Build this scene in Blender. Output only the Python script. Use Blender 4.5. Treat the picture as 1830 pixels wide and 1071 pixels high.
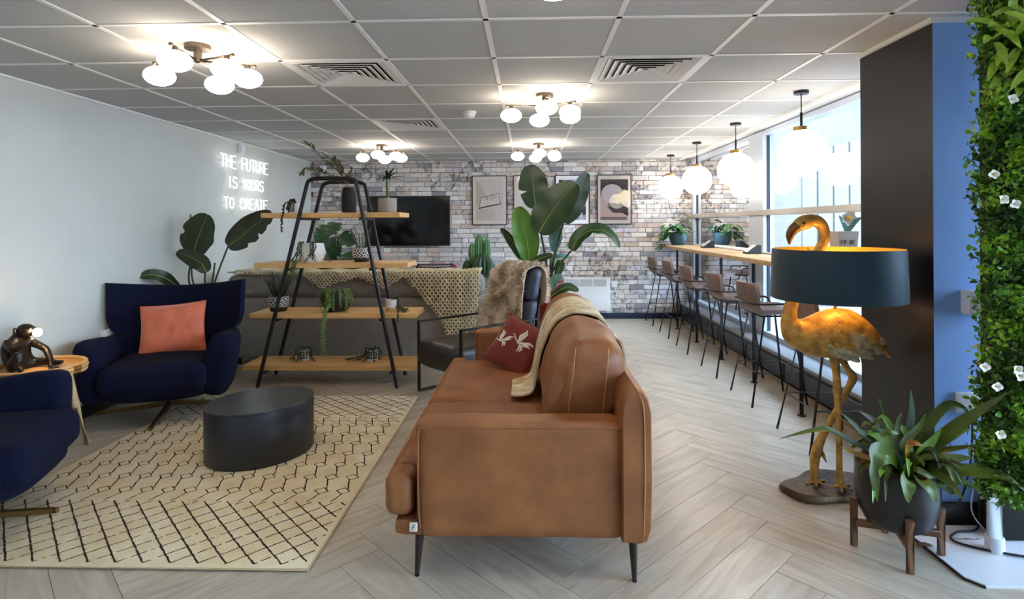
import bpy, bmesh, math, random
import numpy as np
from mathutils import Vector, Matrix, noise as mnoise

# ------------------------------------------------------------------ scene, camera, world, exposure
for o in list(bpy.data.objects): bpy.data.objects.remove(o, do_unlink=True)
SC = bpy.context.scene
COL = SC.collection
PI = math.pi
F_PX, CX, CY, YAW, ROLL, EYE = 1028.0, 915.0, 401.2, 0.0288, -0.0053, 1.37
cam_d = bpy.data.cameras.new('camera')
cam = bpy.data.objects.new('camera', cam_d); COL.objects.link(cam)
cam_d.sensor_width = 36.0; cam_d.lens = F_PX / 1830 * 36
cam_d.shift_x = 0.0; cam_d.shift_y = -(535.5 - CY) / 1830
cam_d.clip_start = 0.05; cam_d.clip_end = 200
cam.matrix_world = (Matrix.Translation((0, 0, EYE)) @ Matrix.Rotation(YAW, 4, 'Z')
                    @ Matrix.Rotation(PI / 2, 4, 'X') @ Matrix.Rotation(ROLL, 4, 'Z'))
SC.camera = cam
w = bpy.data.worlds.new('sky'); SC.world = w; w.use_nodes = True
bg = w.node_tree.nodes['Background']
bg.inputs[0].default_value = (0.56, 0.76, 1.0, 1); bg.inputs[1].default_value = SKY = 9.0
LAMP_W = 8.2
vs = SC.view_settings
vs.view_transform = 'Standard'; vs.look = 'None'; vs.exposure = 1.1; vs.gamma = 1.0; vs.use_curve_mapping = False

CEIL = 2.2967
XL, XW, YB, XG = -3.19, 2.18, 8.36, 2.40      # left wall, ceiling edge at window, back wall, glass plane
R = random.Random(7)

# ------------------------------------------------------------------ pixel -> place
def ray(x, y):
    a, b = x - CX, y - CY
    u = a * math.cos(ROLL) + b * math.sin(ROLL); v = -a * math.sin(ROLL) + b * math.cos(ROLL)
    xc = u / F_PX; c, s = math.cos(YAW), math.sin(YAW)
    return Vector((xc * c - s, xc * s + c, -v / F_PX))
def atz(x, y, z=0.0):
    d = ray(x, y); return Vector((0, 0, EYE)) + d * ((z - EYE) / d.z)
def aty(x, y, Y):
    d = ray(x, y); return Vector((0, 0, EYE)) + d * (Y / d.y)

# ------------------------------------------------------------------ materials
def lin(h):
    h = h.lstrip('#'); o = []
    for i in (0, 2, 4):
        c = int(h[i:i+2], 16) / 255
        o.append(c / 12.92 if c <= .04045 else ((c + .055) / 1.055) ** 2.4)
    return (*o, 1)
MATS = {}
def mat(name, col, rough=.5, metal=0, var=0.0, vscale=8, bump=0.0, bscale=40, spec=.5, stretch=None, col2=None, emit=None, estr=0,
        sheen=0, coat=0, objrand=0.0, alpha=None):
    if name in MATS: return MATS[name]
    m = bpy.data.materials.new(name); m.use_nodes = True
    nt = m.node_tree; N, L = nt.nodes, nt.links; b = N['Principled BSDF']
    c = lin(col) if isinstance(col, str) else (*col, 1) if len(col) == 3 else col
    b.inputs['Base Color'].default_value = c
    b.inputs['Roughness'].default_value = rough; b.inputs['Metallic'].default_value = metal
    b.inputs['Specular IOR Level'].default_value = spec
    if sheen: b.inputs['Sheen Weight'].default_value = sheen; b.inputs['Sheen Roughness'].default_value = .4
    if coat: b.inputs['Coat Weight'].default_value = coat; b.inputs['Coat Roughness'].default_value = .15
    if emit is not None:
        b.inputs['Emission Color'].default_value = lin(emit); b.inputs['Emission Strength'].default_value = estr
    tc = N.new('ShaderNodeTexCoord'); mp = N.new('ShaderNodeMapping'); L.new(tc.outputs['Object'], mp.inputs[0])
    if stretch: mp.inputs['Scale'].default_value = stretch
    if var or col2:
        nz = N.new('ShaderNodeTexNoise'); nz.inputs['Scale'].default_value = vscale; nz.inputs['Detail'].default_value = 5
        L.new(mp.outputs[0], nz.inputs['Vector'])
        mx = N.new('ShaderNodeMix'); mx.data_type = 'RGBA'
        cc = lin(col2) if col2 else tuple(max(0, k * (1 - var)) for k in c[:3]) + (1,)
        mx.inputs[6].default_value = c if col2 else tuple(min(1, k * (1 + var)) for k in c[:3]) + (1,)
        mx.inputs[7].default_value = cc
        rp = N.new('ShaderNodeMapRange'); rp.inputs[1].default_value = .33; rp.inputs[2].default_value = .67
        L.new(nz.outputs[0], rp.inputs[0]); L.new(rp.outputs[0], mx.inputs[0])
        last = mx.outputs[2]
        if objrand:
            oi = N.new('ShaderNodeObjectInfo'); hs = N.new('ShaderNodeHueSaturation')
            r2 = N.new('ShaderNodeMapRange'); r2.inputs[3].default_value = 1 - objrand; r2.inputs[4].default_value = 1 + objrand
            L.new(oi.outputs['Random'], r2.inputs[0]); L.new(r2.outputs[0], hs.inputs['Value']); L.new(last, hs.inputs['Color']); last = hs.outputs[0]
        L.new(last, b.inputs['Base Color'])
    if bump:
        nb = N.new('ShaderNodeTexNoise'); nb.inputs['Scale'].default_value = bscale; nb.inputs['Detail'].default_value = 4
        L.new(mp.outputs[0], nb.inputs['Vector'])
        bp = N.new('ShaderNodeBump'); bp.inputs['Strength'].default_value = bump; bp.inputs['Distance'].default_value = .01
        L.new(nb.outputs[0], bp.inputs['Height']); L.new(bp.outputs[0], b.inputs['Normal'])
    MATS[name] = m; return m

# ------------------------------------------------------------------ mesh builder
def fr(d, up=Vector((0, 0, 1))):
    d = d.normalized()
    if abs(d.dot(up)) > .98: up = Vector((0, 1, 0)) if abs(d.y) < .9 else Vector((1, 0, 0))
    s = d.cross(up).normalized(); return s, s.cross(d).normalized()
class B:
    def __init__(s): s.v = []; s.f = []; s.c = []
    def add(s, vs, fs):
        n = len(s.v); s.v += [tuple(p) for p in vs]; s.f += [tuple(i + n for i in f) for f in fs]; return s
    def box(s, x0, x1, y0, y1, z0, z1, M=None):
        vs = [Vector(p) for p in ((x0,y0,z0),(x1,y0,z0),(x1,y1,z0),(x0,y1,z0),(x0,y0,z1),(x1,y0,z1),(x1,y1,z1),(x0,y1,z1))]
        if M: vs = [M @ p for p in vs]
        return s.add(vs, [(3,2,1,0),(4,5,6,7),(0,1,5,4),(1,2,6,5),(2,3,7,6),(3,0,4,7)])
    def rbox(s, x0, x1, y0, y1, z0, z1, r=.02, seg=3, M=None):
        bm = bmesh.new(); bmesh.ops.create_cube(bm, size=1)
        for p in bm.verts: p.co = Vector(((x0+x1)/2 + p.co.x*(x1-x0), (y0+y1)/2 + p.co.y*(y1-y0), (z0+z1)/2 + p.co.z*(z1-z0)))
        bmesh.ops.bevel(bm, geom=bm.edges[:], offset=r, segments=seg, affect='EDGES', profile=.5)
        bm.verts.index_update()
        vs = [(M @ p.co) if M else p.co.copy() for p in bm.verts]; fs = [[q.index for q in f.verts] for f in bm.faces]
        bm.free(); return s.add(vs, fs)
    def rings(s, rings, closed=True, caps=True, loop=False):
        n = len(rings[0]); vs = [p for r in rings for p in r]; fs = []
        m = len(rings)
        for i in range(m if loop else m - 1):
            a, b = i * n, ((i + 1) % m) * n
            for j in range(n if closed else n - 1):
                k = (j + 1) % n; fs.append((a + j, a + k, b + k, b + j))
        if caps and not loop and closed: fs.append(tuple(range(n))[::-1]); fs.append(tuple((m - 1) * n + j for j in range(n)))
        return s.add(vs, fs)
    def tube(s, pts, r, n=8, caps=True, loop=False):
        pts = [Vector(p) for p in pts]; m = len(pts)
        rr = r if isinstance(r, (list, tuple)) else [r] * m
        out = []; up = None
        for i, p in enumerate(pts):
            if loop: d = pts[(i + 1) % m] - pts[i - 1]
            else: d = pts[min(i + 1, m - 1)] - pts[max(i - 1, 0)]
            if d.length < 1e-9: d = Vector((0, 0, 1))
            d.normalize()
            if up is None: a, b = fr(d)
            else:
                a = up - d * up.dot(d)
                if a.length < 1e-5: a, b = fr(d)
                a.normalize(); b = d.cross(a)
            up = a
            out.append([p + (a * math.cos(t) + b * math.sin(t)) * rr[i] for t in (2 * PI * k / n for k in range(n))])
        return s.rings(out, True, caps, loop)
    def lathe(s, prof, n=24, c=(0, 0, 0), sx=1, sy=1, M=None):
        c = Vector(c); rg = []
        for r, z in prof:
            ring = [c + Vector((sx * r * math.cos(2*PI*k/n), sy * r * math.sin(2*PI*k/n), z)) for k in range(n)]
            rg.append([M @ p for p in ring] if M else ring)
        return s.rings(rg)
    def ball(s, c, rx, ry=None, rz=None, n=20, m=12, M=None):
        ry = ry or rx; rz = rz or rx; c = Vector(c); rg = []
        for i in range(m + 1):
            t = PI * i / m; t = min(max(t, .02), PI - .02)
            ring = [Vector((rx*math.sin(t)*math.cos(2*PI*k/n), ry*math.sin(t)*math.sin(2*PI*k/n), -rz*math.cos(t))) for k in range(n)]
            rg.append([c + (M @ p if M else p) for p in ring])
        return s.rings(rg)
    def grid(s, nu, nv, fn):
        vs = [fn(i / (nu - 1), j / (nv - 1)) for i in range(nu) for j in range(nv)]
        return s.add(vs, [(i*nv+j, (i+1)*nv+j, (i+1)*nv+j+1, i*nv+j+1) for i in range(nu-1) for j in range(nv-1)])
    def prism(s, poly, fn, d0, d1):       # poly of 2-D points; fn(a, b, d) -> 3-D
        n = len(poly)
        vs = [fn(a, b, d0) for a, b in poly] + [fn(a, b, d1) for a, b in poly]
        return s.add(vs, [tuple(range(n))[::-1], tuple(range(n, 2*n))] + [(i, (i+1) % n, n + (i+1) % n, n + i) for i in range(n)])
def sect(cx, cz, hx, hz, n=24, p=3.0, tilt=0):   # superellipse outline (a, b)
    o = []
    for k in range(n):
        t = 2 * PI * k / n; c, s = math.cos(t), math.sin(t)
        a = hx * math.copysign(abs(c) ** (2 / p), c); b = hz * math.copysign(abs(s) ** (2 / p), s)
        o.append((cx + a * math.cos(tilt) - b * math.sin(tilt), cz + a * math.sin(tilt) + b * math.cos(tilt)))
    return o
def spline(pts, n=8):
    pts = [Vector(p) for p in pts]; out = []
    for i in range(len(pts) - 1):
        p0 = pts[max(i-1, 0)]; p1 = pts[i]; p2 = pts[i+1]; p3 = pts[min(i+2, len(pts)-1)]
        for k in range(n):
            t = k / n
            out.append(.5 * (2*p1 + (p2-p0)*t + (2*p0-5*p1+4*p2-p3)*t*t + (3*p1-p0-3*p2+p3)*t**3))
    out.append(pts[-1]); return out

ORG = {}
def obj(name, b, m, parent=None, smooth=True, kind=None, label=None, angle=40, sub=0):
    """link a builder (or mesh) as ONE mesh object; builder coordinates are world unless the parent is a local-frame thing"""
    if isinstance(b, B):
        me = bpy.data.meshes.new(name); v = b.v
        og = ORG.get(parent, Vector((0, 0, 0))) if parent else Vector((0, 0, 0))
        if parent: v = [(p[0]-og.x, p[1]-og.y, p[2]-og.z) for p in v]
        me.from_pydata(v, [], b.f); me.update()
        bm = bmesh.new(); bm.from_mesh(me); bmesh.ops.recalc_face_normals(bm, faces=bm.faces[:]); bm.to_mesh(me); bm.free()
        if smooth: me.shade_smooth(); me.set_sharp_from_angle(angle=math.radians(angle))
        for mm in (m if isinstance(m, (list, tuple)) else [m]): me.materials.append(mm)
    else: me = b
    o = bpy.data.objects.new(name, me); COL.objects.link(o)
    if parent: o.parent = parent; ORG[o] = ORG.get(parent, Vector((0, 0, 0)))
    if kind: o['kind'] = kind
    if label: o['label'] = label
    if sub: md = o.modifiers.new('subdivision', 'SUBSURF'); md.levels = md.render_levels = sub
    return o
def tag(o, label, cat, group=None):
    o['label'] = label; o['category'] = cat
    if group: o['group'] = group
    return o
def thing(name, label, cat, loc=(0, 0, 0), rotz=0, group=None, local=False):
    o = bpy.data.objects.new(name, None); COL.objects.link(o); o.empty_display_size = .05
    o.location = loc; o.rotation_euler = (0, 0, rotz); ORG[o] = Vector((0, 0, 0)) if local else Vector(loc)
    return tag(o, label, cat, group)
def struct(name, b, m, **k): return obj(name, b, m, kind='structure', **k)
def dup(root, loc, rotz, label, group=None):
    r = root.copy(); COL.objects.link(r); r.location = loc; r.rotation_euler = (0, 0, rotz); r['label'] = label
    if group: r['group'] = group
    for ch in list(root.children):
        c = ch.copy(); COL.objects.link(c); c.parent = r
        for g in list(ch.children):
            d = g.copy(); COL.objects.link(d); d.parent = c
    return r
def put(name, mesh, M, parent, m=None):        # a piece that shares mesh data, placed by a matrix in the parent's frame
    o = bpy.data.objects.new(name, mesh); COL.objects.link(o); o.parent = parent; o.matrix_local = M
    return o
def mesh_of(name, b, m, smooth=True, angle=40):
    o = obj(name, b, m, None, smooth, angle=angle); me = o.data; bpy.data.objects.remove(o); return me
def nz(p, s=1.0): return mnoise.noise(Vector(p) * s)
def basis(x, y, z, o): return Matrix(((x.x, y.x, z.x, o.x), (x.y, y.y, z.y, o.y), (x.z, y.z, z.z, o.z), (0, 0, 0, 1)))

# ------------------------------------------------------------------ leaves
def leaf(b, pts, width, nrm=Vector((0, 0, 1)), fold=.25, n=6, prof=None, notch=(), ripple=0.0, seed=0, thick=0):
    """blade along a mid-rib; width = half width; notch = (t, side, depth, half length)"""
    P = spline(pts, n); m = len(P); rows = []; rr = random.Random(seed)
    prof = prof or (lambda t: (math.sin(PI * min(1, max(0, t)) ** .8)) ** .75)
    nrm = Vector(nrm).normalized()
    for i, p in enumerate(P):
        t = i / (m - 1); d = (P[min(i+1, m-1)] - P[max(i-1, 0)]).normalized()
        s = d.cross(nrm)
        s = s.normalized() if s.length > 1e-4 else fr(d)[0]
        u = s.cross(d).normalized(); row = []
        for k in (-1, -.55, 0, .55, 1):
            wd = width * max(.012, prof(t))
            for (tn, sd, dp, hl) in notch:
                if (k > 0) == (sd > 0) and k: wd *= 1 - dp * max(0, 1 - abs(t - tn) / hl)
            lift = fold * abs(k) ** 1.4 * wd + (ripple * wd * math.sin(t * 17 + k * 3 + seed) * abs(k))
            row.append(p + s * (k * wd) + u * lift)
        rows.append(row)
    b.rings(rows, closed=False, caps=False)
    return b

# ================================================================== MATERIALS
def plank_mat(name, ang):
    m = bpy.data.materials.new(name); m.use_nodes = True; nt = m.node_tree; N, L = nt.nodes, nt.links; b = N['Principled BSDF']
    tc = N.new('ShaderNodeTexCoord'); oi = N.new('ShaderNodeObjectInfo'); mp = N.new('ShaderNodeMapping')
    L.new(tc.outputs['Object'], mp.inputs[0]); mp.inputs['Rotation'].default_value = (0, 0, ang)
    ad = N.new('ShaderNodeVectorMath'); ad.operation = 'ADD'; L.new(mp.outputs[0], ad.inputs[0])
    mu = N.new('ShaderNodeVectorMath'); mu.operation = 'SCALE'; cb = N.new('ShaderNodeCombineXYZ')
    for i in range(3): L.new(oi.outputs['Random'], cb.inputs[i])
    L.new(cb.outputs[0], mu.inputs[0]); mu.inputs['Scale'].default_value = 37; L.new(mu.outputs[0], ad.inputs[1])
    sc = N.new('ShaderNodeMapping'); sc.inputs['Scale'].default_value = (1.6, 11, 1); L.new(ad.outputs[0], sc.inputs[0])
    n1 = N.new('ShaderNodeTexNoise'); n1.inputs['Scale'].default_value = 1.5; n1.inputs['Detail'].default_value = 6; n1.inputs['Distortion'].default_value = 1.2
    L.new(sc.outputs[0], n1.inputs['Vector'])
    cr = N.new('ShaderNodeValToRGB'); L.new(n1.outputs[0], cr.inputs[0])
    e = cr.color_ramp.elements; e[0].position = .3; e[0].color = lin('#ab9d89'); e[1].position = .7; e[1].color = lin('#cbc1b1')
    k = e.new(.5); k.color = lin('#bfb3a1')
    hs = N.new('ShaderNodeHueSaturation'); mr = N.new('ShaderNodeMapRange'); mr.inputs[3].default_value = .93; mr.inputs[4].default_value = 1.07
    L.new(oi.outputs['Random'], mr.inputs[0]); L.new(mr.outputs[0], hs.inputs['Value']); L.new(cr.outputs[0], hs.inputs['Color'])
    L.new(hs.outputs[0], b.inputs['Base Color']); b.inputs['Roughness'].default_value = .3
    bp = N.new('ShaderNodeBump'); bp.inputs['Strength'].default_value = .12; bp.inputs['Distance'].default_value = .004
    L.new(n1.outputs[0], bp.inputs['Height']); L.new(bp.outputs[0], b.inputs['Normal'])
    return m
PLK_A = plank_mat('oak_plank_grain_right', -PI / 4); PLK_B = plank_mat('oak_plank_grain_left', PI / 4)

def brick_mat():
    m = bpy.data.materials.new('weathered_brick'); m.use_nodes = True; nt = m.node_tree; N, L = nt.nodes, nt.links; b = N['Principled BSDF']
    at = N.new('ShaderNodeAttribute'); at.attribute_name = 'tint'
    tc = N.new('ShaderNodeTexCoord')
    n1 = N.new('ShaderNodeTexNoise'); n1.inputs['Scale'].default_value = 14; n1.inputs['Detail'].default_value = 10; n1.inputs['Roughness'].default_value = .72
    L.new(tc.outputs['Object'], n1.inputs['Vector'])
    n2 = N.new('ShaderNodeTexNoise'); n2.inputs['Scale'].default_value = 2.2; n2.inputs['Detail'].default_value = 3; L.new(tc.outputs['Object'], n2.inputs['Vector'])
    su = N.new('ShaderNodeMath'); su.operation = 'MULTIPLY_ADD'; L.new(n2.outputs[0], su.inputs[0]); su.inputs[1].default_value = .45; L.new(n1.outputs[0], su.inputs[2])
    mr = N.new('ShaderNodeMapRange'); mr.inputs[1].default_value = .74; mr.inputs[2].default_value = .86; L.new(su.outputs[0], mr.inputs[0])
    mx = N.new('ShaderNodeMix'); mx.data_type = 'RGBA'; L.new(at.outputs['Color'], mx.inputs[6]); mx.inputs[7].default_value = lin('#3c3a3c')
    mm = N.new('ShaderNodeMath'); mm.operation = 'MULTIPLY'; L.new(mr.outputs[0], mm.inputs[0]); mm.inputs[1].default_value = .8
    L.new(mm.outputs[0], mx.inputs[0]); L.new(mx.outputs[2], b.inputs['Base Color']); b.inputs['Roughness'].default_value = .75
    bp = N.new('ShaderNodeBump'); bp.inputs['Strength'].default_value = .35; bp.inputs['Distance'].default_value = .01
    L.new(n1.outputs[0], bp.inputs['Height']); L.new(bp.outputs[0], b.inputs['Normal'])
    return m
BRICK = brick_mat()
BLACK = mat('black_metal', '#17171a', .38, 1.0 * 0, bump=.03); BLACKM = mat('black_matt', '#141417', .55)
WHITE = mat('white_plastic', '#e4e6e8', .4); WHITEP = mat('white_paint', '#d9dbdc', .6)
TILE = mat('ceiling_tile_fissured', '#b9b9b7', .9, var=.04, vscale=60, bump=.12, bscale=220)
TBAR = mat('ceiling_grid_white', '#e9e8e6', .5)
LWALL = mat('pale_blue_grey_paint', '#c8c7bd', .7, var=.03, vscale=3, bump=.03, bscale=150)
CHAR = mat('charcoal_paint', '#0d0c0c', .44, bump=.04, bscale=120); BLUEP = mat('daylit_blue_paint', '#8db4ee', .42, var=.05, vscale=3, bump=.05, bscale=120)  # blue daylight on the column front is partly put into this colour
SKIRT = mat('black_skirting', '#16181c', .4); SKIRTN = mat('navy_skirting', '#1d2a44', .4)
ALU = mat('silver_window_frame', '#c4ccd8', .35, .2); ALUD = mat('dark_window_gasket', '#1c2636', .4)
OAK = mat('pale_oak', '#c9a878', .45, var=.14, vscale=5, stretch=(12, 1.5, 12), bump=.05)
PINE = mat('knotty_pine_board', '#e2b272', .5, var=.15, vscale=3.2, stretch=(1.5, 11, 11), bump=.08, objrand=.08)
BRASS = mat('brushed_brass', '#b08a4e', .35, 1); BRONZE = mat('dark_bronze', '#6e6252', .38, .9)
def glass_mat(name, tint=(1, 1, 1)):
    m = bpy.data.materials.new(name); m.use_nodes = True; nt = m.node_tree; N, L = nt.nodes, nt.links
    for n in list(N):
        if n.type != 'OUTPUT_MATERIAL': N.remove(n)
    t = N.new('ShaderNodeBsdfTransparent'); t.inputs[0].default_value = (*tint, 1); g = N.new('ShaderNodeBsdfGlossy'); g.inputs['Roughness'].default_value = .01
    fz = N.new('ShaderNodeFresnel'); fz.inputs[0].default_value = 1.42; mx = N.new('ShaderNodeMixShader')
    L.new(fz.outputs[0], mx.inputs[0]); L.new(t.outputs[0], mx.inputs[1]); L.new(g.outputs[0], mx.inputs[2])
    L.new(mx.outputs[0], [n for n in N if n.type == 'OUTPUT_MATERIAL'][0].inputs[0]); return m
GLASS = glass_mat('clear_window_glass', (.93, .97, 1.0)); GLASSF = glass_mat('picture_glass')
def opal(name, col, s):
    return mat(name, '#f5f2ea', .3, emit=col, estr=s)
OPAL = opal('lit_opal_glass', '#ffeed8', LAMP_W); OPALP = opal('lit_opal_pendant', '#fff4e6', LAMP_W * .75)

# ================================================================== FLOOR
XR = 3.6                                   # right side of the room near the camera
fb = B().box(XL - .12, XR + .12, -3.1, YB + .12, -.12, -.004)
floor = struct('floor', fb, mat('floor_underlay', '#a89a86', .5))
def clip(poly, x0, x1, y0, y1):
    for ax, lim, sg in ((0, x0, 1), (0, x1, -1), (1, y0, 1), (1, y1, -1)):
        out = []
        for i, p in enumerate(poly):
            q = poly[(i + 1) % len(poly)]; a, c = (p[ax] - lim) * sg, (q[ax] - lim) * sg
            if a >= 0: out.append(p)
            if (a >= 0) != (c >= 0): t = a / (a - c); out.append((p[0] + (q[0]-p[0])*t, p[1] + (q[1]-p[1])*t))
        poly = out
        if len(poly) < 3: return None
    return poly
PL, PW = 1.22, .183; h2 = math.sqrt(.5)
def plank(x0, x1, y0, y1, m):
    g = .0012; q = [(x0+g, y0+g), (x1-g, y0+g), (x1-g, y1-g), (x0+g, y1-g)]
    q = [((x - y) * h2 + .23, (x + y) * h2) for x, y in q]
    ylo, yhi = 1.3, YB - .005
    if max(p[0] for p in q) > 2.1 and max(p[1] for p in q) > 2.6: q = clip(q, XL + .004, 2.16, ylo, yhi)
    else: q = clip(q, XL + .004, XR - .01, ylo, yhi)
    if not q: return
    ar = abs(sum(q[i][0]*q[(i+1) % len(q)][1] - q[(i+1) % len(q)][0]*q[i][1] for i in range(len(q)))) / 2
    if ar < .002: return
    cx = sum(p[0] for p in q) / len(q); cy = sum(p[1] for p in q) / len(q)
    top = [(cx + (p[0]-cx), cy + (p[1]-cy)) for p in q]
    b = B(); n = len(q)
    b.add([(p[0], p[1], -.004) for p in q] + [(p[0], p[1], 0) for p in top], [tuple(range(n, 2*n))] + [(i, (i+1) % n, n+(i+1) % n, n+i) for i in range(n)])
    obj('plank', b, m, floor, smooth=False)
for st in range(-5, 6):
    for i in range(-40, 60):
        ax, ay = st * PL + i * PW, -st * PL + i * PW
        plank(ax, ax + PL, ay, ay + PW, PLK_A)
        plank(ax, ax + PW, ay + PW, ay + PW + PL, PLK_B)

# ================================================================== CEILING (0.6 m grid)
ceiling = struct('ceiling', B().box(XL - .12, XR + .12, -3.1, YB + .12, CEIL + .012, CEIL + .1), WHITEP)
GX0, GY0 = -1.989, 1.99
xs = [XL] + [GX0 + .6 * k for k in range(-1, 9) if XL + .05 < GX0 + .6 * k < XR - .05] + [XR]
ys = [-3.0] + [GY0 + .6 * k for k in range(-8, 12) if GY0 + .6 * k < YB - .05] + [YB]
VENT = {(-1.389, 3.19), (.411, 3.19), (-1.389, 4.99)}
for i in range(len(xs) - 1):
    for j in range(len(ys) - 1):
        if ys[j+1] < .7: continue
        if ys[j] > 2.6 and xs[i] > 2.1: continue
        if any(abs(xs[i] - a) < .05 and abs(ys[j] - c) < .05 for a, c in VENT): continue
        x1 = XW if (ys[j] > 2.6 and xs[i+1] > XW) else xs[i+1]
        x0, y0, y1 = xs[i], ys[j], ys[j+1]
        obj('ceiling_tile', B().rbox(x0+.009, x1-.009, y0+.009, y1-.009, CEIL + .0005, CEIL + .012, .003, 1), TILE, ceiling, smooth=False)
bar = lambda x0, x1, y0, y1: obj('grid_bar', B().box(x0, x1, y0, y1, CEIL - .003, CEIL + .009), TBAR, ceiling, smooth=False)
for x in xs[1:-1]: bar(x - .012, x + .012, -3.0, YB if x < XW else 2.6)
for y in ys[1:-1]: bar(XL, XW if y > 2.6 else XR, y - .012, y + .012)
struct('trim_1', B().box(XW - .02, XW + .012, 3.24, YB, CEIL - .02, CEIL + .004), TBAR)      # edge channel by the window
struct('trim_2', B().box(XL, XL + .02, -3, YB, CEIL - .012, CEIL + .002), TBAR)
struct('trim_3', B().box(1.82, 1.84, 2.65, 3.24, CEIL - .02, CEIL + .002).box(1.8402, XR, 2.65, 2.67, CEIL - .02, CEIL + .002), TBAR)

def vent(x0, y0, label):
    t = thing('ceiling_vent', label, 'air vent', (x0 + .3, y0 + .3, CEIL), group='square ceiling air vents')
    cx, cy = x0 + .3, y0 + .3
    obj('backing', B().box(x0+.015, x0+.585, y0+.015, y0+.585, CEIL + .009, CEIL + .0115), mat('vent_shadow_box', '#0c0c0d', .9), t)
    o = .288; b = B()
    for a, c in ((o, .262),):
        for s in (-1, 1):
            b.box(cx - a, cx + a, cy + s*(a+c)/2 - (a-c)/2, cy + s*(a+c)/2 + (a-c)/2, CEIL - .004, CEIL + .004)
            b.box(cx + s*(a+c)/2 - (a-c)/2, cx + s*(a+c)/2 + (a-c)/2, cy - c, cy + c, CEIL - .004, CEIL + .004)
    obj('frame', b, TBAR, t, smooth=False)
    for k in range(6):
        a = .258 - k * .041; c = a - .036; b = B()
        ro = [(cx-a, cy-a), (cx+a, cy-a), (cx+a, cy+a), (cx-a, cy+a)]; ri = [(cx-c, cy-c), (cx+c, cy-c), (cx+c, cy+c), (cx-c, cy+c)]
        # sloping blades: the outer rim hangs low, the inner rim sits high
        b.add([(x, y, CEIL - .006) for x, y in ro] + [(x, y, CEIL + .008) for x, y in ri] + [(x, y, CEIL - .003) for x, y in ro] + [(x, y, CEIL + .009) for x, y in ri],
              [(i, (i+1) % 4, 4+(i+1) % 4, 4+i) for i in range(4)] + [(8+i, 12+i, 12+(i+1) % 4, 8+(i+1) % 4) for i in range(4)] + [(i, 8+i, 8+(i+1) % 4, (i+1) % 4) for i in range(4)])
        obj('louvre', b, TBAR, t, smooth=False)
vent(-1.389, 3.19, 'square white air vent in the ceiling beside the nearest left globe lamp')
vent(.411, 3.19, 'square white air vent in the ceiling nearest the window side')
vent(-1.389, 4.99, 'smaller-looking far square white ceiling air vent above the plant shelf')
t = thing('smoke_detector', 'small round white smoke detector on the ceiling', 'smoke detector', (-.48, 4.71, CEIL))
obj('base', B().lathe([(.055, CEIL), (.055, CEIL - .015), (.05, CEIL - .02)], 24, (-.48, 4.71, 0)), WHITE, t)
obj('sensor_head', B().lathe([(.042, CEIL - .02), (.045, CEIL - .035), (.03, CEIL - .05), (.012, CEIL - .055)], 20, (-.48, 4.71, 0)), WHITE, t)

# ================================================================== WALLS
struct('wall_left', B().box(XL - .12, XL, -3.1, YB + .12, 0, CEIL + .012), LWALL)
struct('baseboard_left', B().rbox(XL, XL + .016, -3.0, YB, 0, .095, .004, 2), SKIRT)
struct('wall_rear', B().box(XL - .12, XR + .12, -3.12, -3.0, 0, CEIL + .012), mat('rear_white_paint', '#cfccc6', .8))
wb = struct('wall_back', B().box(XL - .1, XG + .12, YB + .004, YB + .12, 0, CEIL + .012), mat('dark_mortar', '#4d4a4a', .9, var=.2, vscale=20))
struct('baseboard_back', B().rbox(XL, XW + .1, YB - .02, YB - .002, 0, .08, .004, 2), SKIRTN)
tints = ['#e2dfdb', '#d8d5d2', '#cfccca', '#dcd3cc', '#c3bfc0', '#d6cdc4', '#cdb8ae', '#b3afb1', '#97949a', '#e6e4e1', '#cac4cc', '#ccc2b8', '#dedbd9', '#e0dcd8']
def brick_geo(x0, x1, z0, z1, rn):
    g = .0028; d = YB - rn.uniform(.0, .006)
    j = lambda: rn.uniform(-.002, .002)
    a = [(x0+g+j(), z0+g+j()), (x1-g+j(), z0+g+j()), (x1-g+j(), z1-g+j()), (x0+g+j(), z1-g+j())]
    e = .006; cx, cz = (x0+x1)/2, (z0+z1)/2
    inn = [(x + (e if x < cx else -e), z + (e if z < cz else -e)) for x, z in a]
    return [(x, YB + .006, z) for x, z in a] + [(x, d, z) for x, z in a] + [(x, d - .003, z) for x, z in inn], \
        [(i, (i+1) % 4, 4+(i+1) % 4, 4+i) for i in range(4)] + [(4+i, 4+(i+1) % 4, 8+(i+1) % 4, 8+i) for i in range(4)] + [(8, 9, 10, 11)]
def tint_mesh(b, cols):
    me = bpy.data.meshes.new('brick'); me.from_pydata(b.v, [], b.f); me.update()
    at = me.color_attributes.new('tint', 'FLOAT_COLOR', 'CORNER'); k = 0
    for p in me.polygons:
        for li in p.loop_indices: at.data[li].color = cols[p.index]
    me.materials.append(BRICK); return me
rn = random.Random(3); rowh = .0685; z = .078; row = 0; rest = B(); rcols = []; nind = 0
while z < CEIL - .005:
    z1 = min(z + rowh, CEIL + .005); x = XL - rn.uniform(0, .12)
    while x < 2.38:
        wd = .205 if rn.random() < .68 else .105
        if rn.random() < .15: wd *= 1.12
        x1 = x + wd; a, c = max(x, XL + .001), min(x1, 2.385)
        if c - a > .03:
            v, f = brick_geo(a, c, z, z1, rn)
            col = lin(rn.choice(tints)); s = rn.uniform(.8, 1.1); col = (col[0]*s, col[1]*s, col[2]*s, 1)
            seen = (c - a) > .15 and z > .55 and z1 <= CEIL and ((-1.1 < a < 2.0 and not (-.85 < a and c < 1.5 and 1.4 < z < 2.03)) or (z > 1.82 and a > -2.95)) and nind < 300
            if seen:
                nind += 1; o = bpy.data.objects.new('brick', tint_mesh(B().add(v, f), [col] * len(f))); COL.objects.link(o); o.parent = wb
            else:
                rest.add(v, f); rcols += [col] * len(f)
        x = x1
    z = z1; row += 1
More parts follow.
